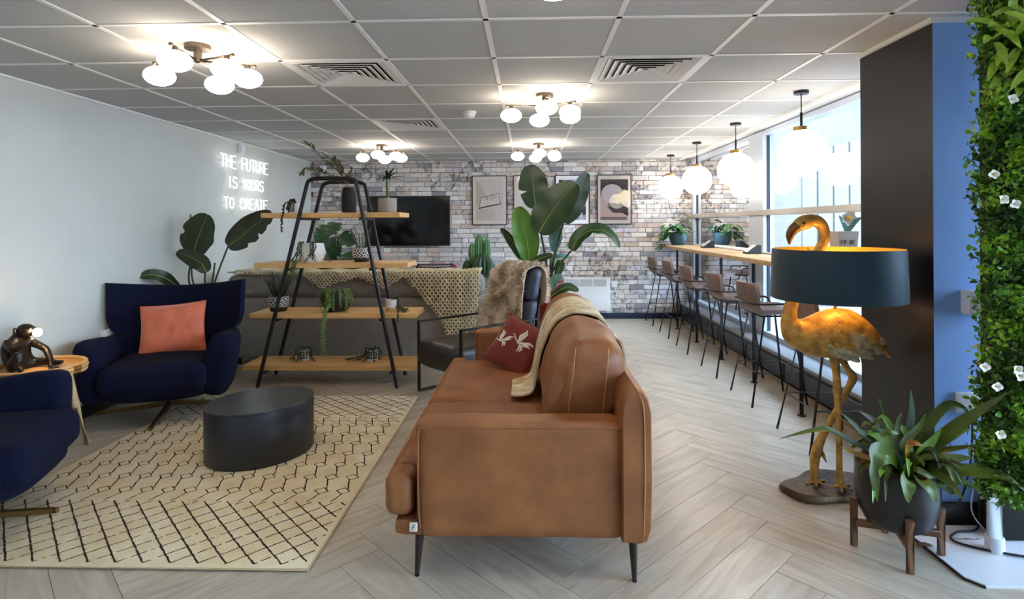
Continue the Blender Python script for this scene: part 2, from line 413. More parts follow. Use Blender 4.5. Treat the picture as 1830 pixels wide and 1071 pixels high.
o = bpy.data.objects.new('brick_courses', tint_mesh(rest, rcols)); COL.objects.link(o); o.parent = wb; o['kind'] = 'stuff'

# column (charcoal side, blue front) and the glazed wall behind it
col = struct('wall_column', B().box(1.84, XR, 2.67, 3.24, 0, CEIL + .012), [CHAR, BLUEP], smooth=False)
for p in col.data.polygons:
    if p.normal.y < -.9: p.material_index = 1
struct('baseboard_column', B().rbox(1.84, XR, 2.652, 2.67, 0, .1, .003, 2).rbox(1.822, 1.84, 2.652, 3.24, 0, .1, .003, 2), SKIRT)

def window(name, y0, y1, posts, zs, x=XG, sill=.25):
    wroot = bpy.data.objects.new(name, None); COL.objects.link(wroot); wroot['kind'] = 'structure'; wroot.location = (x, (y0+y1)/2, 0); ORG[wroot] = Vector(wroot.location)
    for (a, c) in posts:
        obj('post', B().rbox(x - .055, x + .06, a, c, sill, CEIL, .004, 1), ALU, wroot)
        obj('gasket', B().box(x - .012, x + .012, a - .014, a, sill + .04, CEIL - .05), ALUD, wroot)
    obj('head_rail', B().rbox(x - .05, x + .05, y0, y1, CEIL - .05, CEIL, .004, 1), ALU, wroot)
    obj('sill_rail', B().rbox(x - .05, x + .05, y0, y1, sill, sill + .04, .004, 1), ALU, wroot)
    obj('transom', B().rbox(x - .07, x + .05, y0, y1, zs - .028, zs + .028, .004, 1), mat('warm_grey_transom', '#a9a39d', .45), wroot)
    bays = []; p = y0
    for a, c in sorted(posts): 
        if a - p > .1: bays.append((p, a))
        p = c
    if y1 - p > .1: bays.append((p, y1))
    for a, c in bays:
        for za, zb in ((sill + .04, zs - .03), (zs + .03, CEIL - .05)):
            obj('pane', B().add([(x, a, za), (x, c, za), (x, c, zb), (x, a, zb)], [(0, 1, 2, 3)]), GLASS, wroot)
    return wroot
window('window_1', 3.24, YB, [(8.26, 8.36), (5.83, 6.2), (3.24, 3.32)], 1.475)
window('window_2', -2.98, 2.66, [(-2.98, -2.9), (-.3, -.1), (2.58, 2.66)], 1.475, x=XR + .05, sill=.25)
struct('wall_right_low', B().box(XR, XR + .12, -3.0, 2.67, 0, .25), WHITEP)
# low black plinth with recessed panels under the window
pl = struct('trim_4', B().box(2.16, XG + .05, 3.24, YB, 0, .22), mat('plinth_black', '#23262b', .35))
y = 3.26
while y < YB - .2:
    obj('panel', B().rbox(2.148, 2.162, y, y + .8, .045, .19, .004, 1), mat('plinth_panel_slate', '#3a4250', .3, .3), pl); y += .84
struct('trim_5', B().rbox(2.13, XG - .05, 3.24, YB, .22, .252, .012, 2), mat('sill_grey', '#8d8f92', .4, .3))
struct('trim_6', B().rbox(2.135, 2.15, 3.24, YB, 0, .03, .003, 1), mat('floor_edge_timber', '#8b7a66', .5))

# ================================================================== OUTSIDE
GND = mat('pale_paving', '#74777c', .8, var=.08, vscale=1.5)
gd = struct('ground_outside', B().box(XR + .2, 60, -20, 80, -.3, -.15).box(XG + .15, XR + .2, 3.3, 80, -.3, -.15).box(-10, XG + .15, YB + .3, 80, -.3, -.15), GND)
FAC = mat('facade_stone_pale', '#525c6a', .7, var=.06, vscale=.6); FGL = mat('facade_glass_blue', '#2b5488', .12, .0, spec=.3, var=.3, vscale=.5)
FGD = mat('facade_glass_dark', '#27466e', .12, spec=.3, var=.25, vscale=.6); MUL = mat('facade_mullion', '#65707f', .5)
BEI = mat('beige_cladding', '#6c655d', .65, var=.04, vscale=.8)
def facade(name, label, x0, x1, yy, z1, cw, fh, fl=.5, gl=FGL, ver=3):
    t = thing(name, label, 'building', ((x0+x1)/2, yy, -.15))
    obj('wall', B().box(x0, x1, yy, yy + 4, -.15, z1), FAC, t, smooth=False)
    nx = int((x1 - x0) / cw); nzz = int(z1 / fh)
    for k in range(nzz):
        zc = k * fh
        obj('floor_band', B().box(x0, x1, yy - .12, yy, zc + fh - fl, zc + fh - .05), MUL, t, smooth=False)
        for i in range(nx):
            xa = x0 + i * cw + .12
            wn = obj('window', B().box(xa, xa + cw - .24, yy - .03, yy, zc + .25, zc + fh - fl), gl, t, smooth=False)
            b = B()
            for q in range(1, ver): xm = xa + (cw - .24) * q / ver; b.box(xm - .03, xm + .03, yy - .07, yy - .02, zc + .25, zc + fh - fl)
            obj('mullion', b, MUL, wn, smooth=False)
    return t
facade('office_building', 'pale office block with blue glass bays seen through the window', 7.6, 24, 17, 18.2, 2.3, 2.6)
facade('lattice_building', 'blue lattice-fronted building seen through the far window bay', 2.6, 7.4, 13.5, 14, 1.2, 1.4, .25, FGD, 4)
t = thing('clad_building', 'beige panel-clad building corner outside behind the pendant lamps', 'building', (5.6, 11, -.15))
obj('wall', B().box(4.95, 6.1, 10.6, 12.2, -.15, 12), BEI, t, smooth=False)
for k in range(4): obj('cladding_panel', B().rbox(4.96 + k * .285, 5.225 + k * .285, 10.57, 10.6, -.1, 11.9, .01, 1), BEI, t)
t = thing('street_tree', 'bare-leafed pale tree outside the window', 'tree', (7.6, 9.2, -.15))
tb = B().tube(spline([(7.6, 9.2, -.15), (7.62, 9.2, 1.2), (7.55, 9.25, 2.4), (7.6, 9.2, 3.6)]), .06, 7)
rt = random.Random(5); tips = []
for k in range(16):
    a = rt.uniform(0, 6.28); z0 = rt.uniform(1.6, 3.2); l = rt.uniform(.7, 1.4)
    p = Vector((7.58, 9.22, z0)); q = p + Vector((math.cos(a) * l, math.sin(a) * l, l * .7)); tips.append((p, q)); tb.tube(spline([p, (p+q)/2 + Vector((0, 0, .1)), q], 3), [.025]*4 + [.015, .012, .008], 5)
obj('trunk', tb, mat('grey_bark', '#6b645e', .8), t)
fb2 = B()
for k in range(900):
    p, q = rt.choice(tips); c = p.lerp(q, rt.uniform(.35, 1.1)) + Vector((rt.gauss(0, .16), rt.gauss(0, .16), rt.gauss(0, .16)))
    d = Vector((rt.gauss(0, 1), rt.gauss(0, 1), rt.gauss(0, 1))).normalized(); s, u = fr(d); l = .05
    fb2.add([c - d*l, c + s*l*.5, c + d*l, c - s*l*.5], [(0, 1, 2, 3)])
obj('foliage', fb2, mat('pale_green_foliage', '#33473a', .7), t, smooth=False, kind='stuff')

# ================================================================== CEILING LAMPS AND PENDANTS
def globe_lamp(x, y, label):
    t = thing('globe_ceiling_lamp', label, 'ceiling lamp', (x, y, CEIL), group='five-globe ceiling lamps')
    obj('canopy', B().lathe([(.062, CEIL), (.062, CEIL - .022), (.02, CEIL - .024)], 28, (x, y, 0)), BRONZE, t)
    obj('stem', B().lathe([(.02, CEIL - .022), (.02, CEIL - .085), (.012, CEIL - .09)], 14, (x, y, 0)), BRONZE, t)
    for ang, rad in ((165, .25), (-88, .20), (97, .27), (-14, .18), (36, .235)):
        a = math.radians(ang); d = Vector((math.cos(a), math.sin(a), 0)); c = Vector((x, y, CEIL - .08))
        e = c + d * (rad + .035) + Vector((0, 0, .012))
        ar = obj('arm', B().tube([c - d * .01, e], .0075, 8).ball(e, .011, n=8, m=6), BRONZE, t)
        g = c + d * rad + Vector((0, 0, -.058))
        obj('holder', B().lathe([(.012, g.z + .07), (.016, g.z + .052), (.03, g.z + .044)], 12, (g.x, g.y, 0)), BRONZE, ar)
        obj('globe_shade', B().ball(g, .076, .076, .05, 24, 14), OPAL, t)
globe_lamp(-1.69, 2.9, 'five-globe ceiling lamp nearest the pale left wall')
globe_lamp(.12, 4.1, 'five-globe ceiling lamp in the middle of the ceiling, beside the smoke detector')
globe_lamp(.12, 6.6, 'five-globe ceiling lamp above the framed prints')
globe_lamp(-1.69, 6.6, 'five-globe ceiling lamp above the television')
globe_lamp(.12, 1.62, 'five-globe ceiling lamp cut off by the top edge of the photo')

def pendant(y, label):
    x = 1.92; t = thing('globe_pendant', label, 'pendant lamp', (x, y, CEIL), group='opal globe pendants over the bar')
    r = .163; zc = 1.862
    obj('canopy', B().lathe([(.05, CEIL), (.05, CEIL - .022), (.01, CEIL - .024)], 24, (x, y, 0)), BLACK, t)
    obj('cord', B().tube([(x, y, CEIL - .02), (x, y, zc + r + .1)], .004, 6), BLACK, t)
    obj('stem', B().tube([(x, y, zc + r + .12), (x, y, zc + r + .02)], .009, 10), BLACK, t)
    obj('collar', B().lathe([(.015, zc + r + .022), (.052, zc + r + .02), (.052, zc + r - .012), (.04, zc + r - .014)], 24, (x, y, 0)), BRASS, t)
    obj('globe_shade', B().ball((x, y, zc), r, n=40, m=24), OPALP, t)
for y, l in ((4.10, 'nearest and largest opal globe pendant beside the dark column'), (5.38, 'second opal globe pendant from the dark column'),
             (6.61, 'third opal globe pendant from the dark column'), (7.82, 'farthest opal globe pendant in front of the brick wall')): pendant(y, l)

# ================================================================== THINGS ON THE WALLS
FONT = {'T': [[(0,1),(1,1)],[(.5,1),(.5,0)]], 'H': [[(0,1),(0,0)],[(1,1),(1,0)],[(0,.5),(1,.5)]], 'E': [[(1,1),(0,1),(0,0),(1,0)],[(0,.52),(.8,.52)]],
 'F': [[(1,1),(0,1),(0,0)],[(0,.52),(.8,.52)]], 'U': [[(0,1),(0,.25),(.2,.03),(.5,0),(.8,.03),(1,.25),(1,1)]], 'R': [[(0,0),(0,1),(.7,1),(1,.85),(1,.65),(.7,.5),(0,.5)],[(.5,.5),(1,0)]],
 'I': [[(.5,1),(.5,0)]], 'S': [[(1,.85),(.8,1),(.2,1),(0,.8),(.1,.6),(.9,.42),(1,.2),(.8,0),(.2,0),(0,.15)]], 'Y': [[(0,1),(.5,.5),(1,1)],[(.5,.5),(.5,0)]],
 'O': [[(.5,1),(.15,.88),(0,.5),(.15,.12),(.5,0),(.85,.12),(1,.5),(.85,.88),(.5,1)]], 'C': [[(1,.85),(.75,1),(.3,1),(0,.7),(0,.3),(.3,0),(.75,0),(1,.15)]],
 'A': [[(0,0),(.5,1),(1,0)],[(.2,.38),(.8,.38)]], 'V': [[(0,1),(.5,0),(1,1)]], 'L': [[(0,1),(0,0),(1,0)]], 'N': [[(0,0),(0,1),(1,0),(1,1)]], 'X': [[(0,0),(1,1)],[(0,1),(1,0)]],
 'B': [[(0,0),(0,1),(.8,.95),(.8,.55),(0,.5),(1,.45),(1,.05),(0,0)]]}
NEON = mat('white_neon_tube', '#ffffff', .3, emit='#eef6ff', estr=1.5)
t = thing('neon_sign', 'white neon lettering sign mounted on the pale left wall', 'neon sign', (XL, 6.3, 1.5))
for text, ya, yb2, z0, z1 in (('THE FUTURE', 5.78, 6.86, 1.985, 2.115), ('IS YOURS', 5.92, 6.74, 1.775, 1.89), ('TO CREATE', 5.84, 6.84, 1.555, 1.67)):
    n = len(text); cw = (yb2 - ya) / n
    for i, ch in enumerate(text):
        if ch == ' ': continue
        b = B()
        for st in FONT[ch]: b.tube([(XL + .05, ya + (i + .12 + .74 * u) * cw, z0 + v * (z1 - z0)) for u, v in st], .0065, 6)
        lt = obj('letter', b, NEON, t)
        obj('standoff', B().tube([(XL, ya + (i + .5) * cw, (z0+z1)/2), (XL + .045, ya + (i + .5) * cw, (z0+z1)/2)], .006, 6), WHITE, lt)
obj('cable', B().tube(spline([(XL + .02, 5.84, 1.55), (XL + .015, 5.88, 1.75), (XL + .015, 5.95, 1.9), (XL + .02, 5.84, 1.99)]), .003, 5), WHITE, t)
tag(obj('sensor_box', B().rbox(XL, XL + .05, 6.22, 6.32, 2.17, 2.27, .006, 2), WHITE), 'small white sensor box high on the left wall above the neon sign', 'sensor')
tag(obj('socket_box', B().rbox(XL, XL + .05, 4.18, 4.34, .47, .6, .006, 2), WHITE), 'white socket box low on the left wall behind the navy wing chair', 'socket')
t = thing('security_camera', 'small white dome security camera high in the far left corner', 'camera', (-3.0, YB, 2.2))
obj('housing', B().rbox(-3.06, -2.95, YB - .1, YB - .005, 2.15, 2.25, .02, 3), WHITE, t)
obj('lens', B().ball((-3.0, YB - .1, 2.17), .028, n=14, m=10), BLACK, t)

t = thing('television', 'large black flat television on the brick wall', 'television', (-1.745, YB - .03, 1.05))
obj('casing', B().rbox(-2.35, -1.14, YB - .055, YB - .012, 1.065, 1.79, .008, 2), BLACKM, t)
obj('screen', B().box(-2.338, -1.152, YB - .0575, YB - .054, 1.08, 1.778), mat('dark_screen', '#0b0b0d', .12), t)

SILV = mat('white_mat_board', '#f4f3f6', .6)
def frame(name, x0, x1, label, art, ins=1.0):
    z0, z1 = 1.362, 2.08; t = thing(name, label, 'framed print', ((x0+x1)/2, YB - .02, z0), group='framed prints on the brick wall')
    b = B(); yf, yk = YB - .03, YB - .006; e = .012
    for a, c, d, g in ((x0, x1, z0, z0+e), (x0, x1, z1-e, z1), (x0, x0+e, z0+e, z1-e), (x1-e, x1, z0+e, z1-e)): b.box(a, c, yf, yk, d, g)
    obj('frame', b, BLACKM, t, smooth=False)
    obj('mount', B().box(x0+e, x1-e, yf + .008, yk, z0+e, z1-e), SILV, t, smooth=False)
    W, Hh = x1 - x0, z1 - z0
    def P(poly, colr, lvl): # flat printed shape, fractions of the frame
        y = yf + .008 - .0006 * lvl
        obj('printed_shape', B().add([(x0 + (.5 + (u - .5) * ins) * W, y, z0 + (.5 + (v - .5) * ins) * Hh) for u, v in poly], [tuple(range(len(poly)))]), mat('print_' + colr[1:], colr, .5), t, smooth=False)
    art(P)
    obj('glazing', B().add([(x0+e, yf + .003, z0+e), (x1-e, yf + .003, z0+e), (x1-e, yf + .003, z1-e), (x0+e, yf + .003, z1-e)], [(0, 1, 2, 3)]), GLASSF, t)
    return t, x0, W, z0, Hh, yf
rect = lambda a, c, d, e: [(a, d), (c, d), (c, e), (a, e)]
disc = lambda cx, cy, r, asp, n=28: [(cx + r * math.cos(2*PI*k/n), cy + r * asp * math.sin(2*PI*k/n)) for k in range(n)]
def art1(P):
    P(rect(.11, .89, .08, .92), '#e6e4ec', 1); P([(.11, .92), (.11, .35), (.4, .6), (.3, .75)], '#d5d3d2', 2); P(rect(.12, .65, .1, .33), '#dbdade', 2)
    P([(.2, .36), (.25, .555), (.78, .645), (.82, .43)], '#3a3a40', 3); P([(.215, .365), (.262, .548), (.772, .635), (.805, .435)], '#e9e8ee', 4); P([(.18, .325), (.2, .35), (.83, .44), (.83, .42)], '#2b2738', 5)
fr1 = frame('framed_print', -.82, -.31, 'framed white print of a tilted light box with black lettering', art1)
t, x0, W, z0, Hh, yf = fr1; b = B()
for text, u0, v0, s in (('YOU LIVE', .36, .545, .037), ('TO LEARN', .385, .495, .041)):
    for i, ch in enumerate(text):
        if ch == ' ': continue
        for st in FONT[ch]:
            pp = []
            for q, r_ in st: u = u0 + (i + q * .7) * s; v = v0 + r_ * .033 + (u - u0) * .18; pp.append((x0 + u * W, yf + .0035, z0 + v * Hh))
            b.tube(pp, .0017, 4)
obj('lettering', b, mat('black_print_ink', '#1b1a22', .6), t)
def art2(P):
    P(rect(.08, .92, .06, .94), '#efedee', 1); P([(.5, .06), (.62, .3), (.6, .5), (.72, .55), (.8, .2), (.78, .06)], '#6b6a74', 2); P(disc(.68, .6, .09, .7), '#b79d90', 3)
frame('framed_print', -.22, .275, 'framed white print mostly hidden behind the banana plant leaves', art2)
def art3(P):
    P(rect(.07, .93, .05, .95), '#33303c', 1); P([(.2, .95), (.9, .95), (.9, .7), (.35, .72)], '#8fb3d6', 2); P(disc(.35, .86, .08, .7), '#4aa6b6', 3)
    P(rect(.6, .93, .35, .52), '#8aa3c6', 2); P(rect(.65, .93, .15, .34), '#241f2d', 3); P([(.07, .05), (.93, .05), (.93, .16), (.4, .13), (.07, .1)], '#9b98a2', 4); P([(.7, .05), (.78, .32), (.86, .05)], '#b9b8c4', 5)
frame('framed_print', .385, .885, 'framed dark blue street print behind the banana plant', art3, .9)
def art4(P):
    P(rect(.05, .95, .04, .96), '#d8cdd2', 1); P(rect(.06, .95, .57, .95), '#3b3743', 2); P(disc(.43, .63, .345, .62), '#d9d9e6', 3)
    P([(.25, .36), (.34, .34), (.3, .42), (.7, .42), (.95, .3), (.95, .13), (.75, .2), (.45, .21)], '#4a4450', 4); P(disc(.82, .58, .2, .7), '#e9dcc2', 5); P([(.46, .6), (.52, .62), (.66, .6), (.72, .48), (.64, .4), (.54, .42)], '#efe2c6', 6)
    P([(.05, .11), (.9, .11), (.9, .05), (.05, .05)], '#8f8794', 5); P([(.05, .12), (.95, .12), (.85, .2), (.05, .2)], '#e3ccd0', 4)
frame('framed_print', .99, 1.485, 'framed print of a hand holding a round pale mirror', art4, .9)

t = thing('panel_heater', 'white electric panel heater low on the brick wall', 'heater', (.84, YB, .1))
obj('body', B().rbox(.5, 1.165, YB - .085, YB - .008, .12, .6, .012, 2), WHITE, t)
for k in range(3):
    xa = .53 + k * .2; g = obj('grille', B().box(xa, xa + .18, YB - .0875, YB - .084, .475, .575), mat('heater_grille_grey', '#8d939b', .6), t)
    for q in range(6): obj('slat', B().box(xa, xa + .18, YB - .092, YB - .086, .478 + q * .0165, .486 + q * .0165), WHITE, g, smooth=False)
t = thing('heater_socket', 'white wall socket with a cable beside the panel heater', 'socket', (1.23, YB, .5))
obj('plate', B().rbox(1.19, 1.275, YB - .03, YB - .004, .455, .545, .006, 2), WHITE, t)
obj('cable', B().tube(spline([(1.235, YB - .03, .46), (1.26, YB - .04, .36), (1.24, YB - .04, .28), (1.17, YB - .04, .24)]), .006, 6), WHITE, t)
t = thing('wall_switch', 'white square switch box on the blue column face', 'switch', (2.0, 2.67, 1.0))
obj('box', B().rbox(1.955, 2.06, 2.61, 2.668, .955, 1.065, .006, 2), WHITE, t)
obj('rocker', B().rbox(1.985, 2.03, 2.603, 2.612, .985, 1.035, .003, 1), WHITEP, t)
t = thing('floor_socket', 'white double socket low on the blue column face behind the fern', 'socket', (2.05, 2.67, .55))
obj('plate', B().rbox(1.93, 2.1, 2.65, 2.668, .51, .6, .005, 2), WHITE, t)

# ================================================================== RUG
RUGM = mat('cream_wool_rug', '#eddcb8', .95, var=.12, vscale=6, bump=.5, bscale=160, sheen=.3, col2='#dfc798')
RUGL = mat('dark_brown_wool', '#2e2218', .95)
rug = thing('patterned_rug', 'cream woven rug with dark brown diamond lattice lines', 'rug', (-1.75, 3.4, 0))
RX0, RX1, RY0, RY1 = -2.62, -.88, 2.25, 4.54
obj('pile', B().rbox(RX0, RX1, RY0, RY1, .0005, .013, .005, 2), RUGM, rug)
b = B()
for p, q in (((RX0, RY0), (RX1, RY0)), ((RX1, RY0), (RX1, RY1)), ((RX1, RY1), (RX0, RY1)), ((RX0, RY1), (RX0, RY0))):
    b.tube([(p[0], p[1], .0065), (q[0], q[1], .0065)], .0065, 6)
obj('bound_edge', b, mat('rug_binding', '#cbb898', .9), rug)
b = B(); rr = random.Random(11)
def stroke(p, q, wd=.0035, dash=.0):
    p, q = Vector((*p, 0)), Vector((*q, 0)); L_ = (q - p).length
    if L_ < 1e-4: return
    n = max(2, int(L_ / .014)); d = (q - p) / L_; s = Vector((-d.y, d.x, 0)); last = None
    for i in range(n + 1):
        c = p.lerp(q, i / n) + s * rr.uniform(-.0016, .0016)
        if not (RX0 + .02 < c.x < RX1 - .012 and RY0 + .018 < c.y < RY1 - .012): last = None; continue
        w_ = wd * .8 * rr.uniform(.65, 1.3); a = (c - s*w_, c + s*w_)
        if last and not (dash and rr.random() < dash):
            z = .0137; b.add([(last[0].x, last[0].y, z), (last[1].x, last[1].y, z), (a[1].x, a[1].y, z), (a[0].x, a[0].y, z)], [(0, 1, 2, 3)])
        last = a
SPX = .1135
def lattice(ya, yb_, h):
    nrow = int(round((yb_ - ya) / h))
    for k in range(-30, 40):
        x0 = -1.79 + k * SPX
        ln = (yb_ - ya)
        stroke((x0, ya), (x0 - ln / h * SPX, yb_), .0045)
        stroke((x0, ya), (x0 + ln / h * SPX, yb_), .0036, .12)
lattice(2.275, 2.79, .118)
for k in range(-30, 40):
    x0 = -1.79 + (k + .4) * SPX - .03
    stroke((x0, 2.79), (x0 + .03, 2.875), .0042)
    y = 2.91; j = 0
    while y < 3.92:
        hh, ww = .07, .037
        c = (x0 + .028 - .004 * j, y)
        stroke((c[0] - ww, c[1] + .004), (c[0], c[1] - hh/2)); stroke((c[0], c[1] - hh/2), (c[0] + ww, c[1] - .004)); stroke((c[0] + ww, c[1] - .004), (c[0], c[1] + hh/2)); stroke((c[0], c[1] + hh/2), (c[0] - ww, c[1] + .004))
        stroke((c[0] + .02, c[1] + .02), (c[0] - .016, c[1] + .16 - .02), .0042)
        y += .16; j += 1
for k in range(-30, 40):
    x0 = -1.79 + k * SPX
    stroke((x0, 3.93), (x0 + .056, 3.97)); stroke((x0 + .056, 3.97), (x0 + .1135, 3.93)); stroke((x0 + .03, 4.0), (x0 + .08, 4.02)); stroke((x0 + .02, 4.0), (x0 + .03, 4.05))
lattice(4.06, 4.52, .10)
obj('woven_lines', b, RUGL, rug, smooth=False, kind='stuff')

# ================================================================== COFFEE TABLE
TBLK = mat('black_lacquer', '#2a2c31', .4, var=.06, vscale=5)
t = thing('coffee_table', 'black oval drum coffee table on the rug', 'coffee table', (-1.61, 3.405, .0138))
Mc = Matrix.Translation((-1.61, 3.405, .0138)) @ Matrix.Rotation(math.radians(48), 4, 'Z')
obj('drum', B().lathe([(.97, .0), (.985, .004), (1, .012), (1, .301), (.995, .303)], 64, sx=.31, sy=.26, M=Mc), TBLK, t)
obj('top', B().lathe([(.995, .303), (1.004, .305), (1.004, .311), (.995, .315), (.5, .3155), (.01, .316)], 64, sx=.31, sy=.26, M=Mc), mat('black_tabletop', '#35373a', .32, var=.05, vscale=4), t)

# ================================================================== TAN LEATHER SOFA
LEA = mat('tan_leather', '#a0683a', .5, vscale=5, bump=.2, bscale=28, col2='#854f2e')
LEAT = mat('tan_leather_seam', '#c08a58', .6)
DKW = mat('dark_wood_leg', '#2a211c', .45)
sofa = thing('leather_sofa', 'tan brown leather sofa with tapered dark legs in the foreground', 'sofa', (0, 3.2, 0))
def soft(x0, x1, y0, y1, z0, z1, r, amp=.006, crown=0, seed=0, p=5, n=18, m=14):
    """puffed upholstery block"""
    bb = B(); cx, cy, cz = (x0+x1)/2, (y0+y1)/2, (z0+z1)/2; hx, hy, hz = (x1-x0)/2, (y1-y0)/2, (z1-z0)/2
    bm = bmesh.new(); bmesh.ops.create_cube(bm, size=2); bmesh.ops.subdivide_edges(bm, edges=bm.edges[:], cuts=n, use_grid_fill=True)
    for v in bm.verts:
        x, y, z = v.co; ax, ay, az = abs(x)*hx, abs(y)*hy, abs(z)*hz
        ix, iy, iz = max(hx-r, .0), max(hy-r, .0), max(hz-r, .0)
        q = Vector((min(ax, ix), min(ay, iy), min(az, iz))); d = Vector((ax, ay, az)) - q
        if d.length > 1e-9:
            mx = max(d.x, d.y, d.z); d = d.normalized() * r * (mx / r)
        w_ = q + d; P = Vector((math.copysign(w_.x, x), math.copysign(w_.y, y), math.copysign(w_.z, z)))
        k = (1 - x*x) * (1 - y*y)
        if crown and z > 0: P.z += crown * max(0, k) ** .6
        nn = Vector((x, y, z)).normalized()
        P += nn * (amp * nz((P.x*6 + seed, P.y*6, P.z*6)) + amp * .4 * nz((P.x*19 + seed, P.y*19, P.z*19)))
        v.co = Vector((cx, cy, cz)) + P
    bm.verts.index_update(); bb.add([v.co.copy() for v in bm.verts], [[q.index for q in f.verts] for f in bm.faces]); bm.free(); return bb
def arm(y0, y1, x0, x1, lab):
    a = obj('arm', soft(x0, x1, y0, y1, .165, .612, .035, .003, seed=y0), LEA, sofa)
    pr = []
    for s in ((x0+.02, .185), (x0+.012, .3), (x0+.012, .56), (x0+.03, .585), (x0+.07, .592), (x1-.07, .592), (x1-.03, .585), (x1-.012, .56), (x1-.012, .3), (x1-.02, .185)): pr.append((s[0], y0 + .004, s[1]))
    obj('piping', B().tube(spline(pr, 3), .004, 6), LEA, a)
    return a
arm(2.19, 2.335, -.44, .365, 'near'); arm(4.1, 4.24, -.39, .365, 'far')
# backrest panel: side profile swept along the sofa
prof = [(.345, .17), (.345, .64), (.352, .70), (.368, .735), (.395, .75), (.425, .742), (.445, .715), (.458, .66), (.46, .4), (.455, .22), (.44, .175), (.41, .165)]
rg = []
for yy, s in ((2.165, .9), (2.172, .97), (2.19, 1), (3.2, 1), (4.24, 1), (4.262, .97), (4.27, .9)):
    rg.append([Vector((.403 + (x-.403)*s, yy, .44 + (z-.44)*(1-(1-s)*.3))) for x, z in prof])
bk = obj('backrest', B().rings(rg), LEA, sofa)
obj('seam', B().tube(spline([(.425, 2.166, .18), (.43, 2.162, .4), (.428, 2.163, .66), (.41, 2.17, .735), (.40, 2.3, .752), (.40, 4.2, .752)], 5), .0025, 5), LEAT, bk)
base = obj('base_rail', soft(-.53, .36, 2.2, 4.23, .165, .24, .03, .002), LEA, sofa)
tg = obj('maker_tag', B().rbox(-.462, -.432, 2.188, 2.199, .195, .228, .002, 1), mat('white_tag', '#e9e4da', .6), base)
obj('letter_mark', B().tube(spline([(-.441, 2.187, .222), (-.446, 2.187, .219), (-.449, 2.187, .206), (-.453, 2.187, .203)]), .0012, 5).tube([(-.452, 2.187, .213), (-.443, 2.187, .213)], .0009, 4), BLACKM, tg)
for y0, y1, lug in ((2.34, 3.135, (2.2, 2.345)), (3.14, 4.1, (4.09, 4.22))):
    s = soft(-.565, .26, y0, y1, .235, .405, .045, .004, crown=.022, seed=y0)
    s2 = soft(-.565, -.452, lug[0], lug[1], .24, .40, .04, .003, seed=y0 + 3, n=10); s.add(s2.v, s2.f)
    c = obj('seat_cushion', s, LEA, sofa)
    obj('piping', B().tube(spline([(-.562, lug[0] + .04 if lug[0] < y0 else y0 + .03, .375), (-.568, (y0+y1)/2, .375), (-.562, y1 - .03, .375)], 6), .0035, 5), LEAT, c)
def back_cushion(y0, y1, seed):
    rg = []; c, h = (y0+y1)/2, (y1-y0)/2
    for k in range(49):
        t_ = -1 + 2 * k / 48; s = (1 - min(1, abs(t_)) ** 8) ** .3 if abs(t_) < .999 else .30
        s = max(s, .30); ring = []
        for i, (x, z) in enumerate(sect(.222, .645, .156, .255, 64, 2.7, tilt=-.16)):
            x = .222 + (x - .222) * (.55 + .45 * s); z = .645 + (z - .645) * (.45 + .55 * s)
            if z > .62: x += (z - .62) * .12
            P = Vector((x, c + h * math.copysign(abs(t_) ** .9, t_), z))
            wr = .016 * nz((P.x * 4, P.y * 3 + seed, P.z * 13)) + .009 * nz((P.x * 9, P.y * 6 + seed, P.z * 24)) + .003 * nz((P.x * 30, P.y * 22 + seed, P.z * 50))
            P += (P - Vector((.222, c, .645))).normalized() * wr
            if abs(t_) > .7: P.y += .016 * nz((P.x * 7, seed, P.z * 17)) + .008 * nz((P.x * 16, seed + 4, P.z * 34))
            ring.append(P)
        rg.append(ring)
    cu = obj('back_cushion', B().rings(rg), LEA, sofa)
    sg = 1 if seed > 5 else -1
    def on_end(x, z):
        f = max(abs(x - .222) / .156, abs(z - .645) / .255, .01); s = max(0, (f - .5) / .5); t_ = (1 - min(.999, s) ** 3.33) ** .125
        return (x, c - h * t_ ** .9 - .004 - .008 * (1 - s), z)
    for xa, xb in ((.135, .19), (.28, .325)):
        obj('seam', B().tube(spline([on_end(xa + (xb - xa) * k / 9, .43 + .43 * k / 9) for k in range(10)], 3), .0022, 5), LEAT, cu)
    return cu
back_cushion(2.36, 3.17, 2); back_cushion(3.19, 4.09, 9)
for x, y, dx in ((-.43, 2.235, -.012), (.392, 2.215, .006), (-.43, 4.18, -.012), (.392, 4.2, .006)):
    obj('leg', B().tube([(x + dx, y, 0), (x + dx, y, .01), (x, y, .175)], [.009, .009, .0185], 14), DKW, sofa)

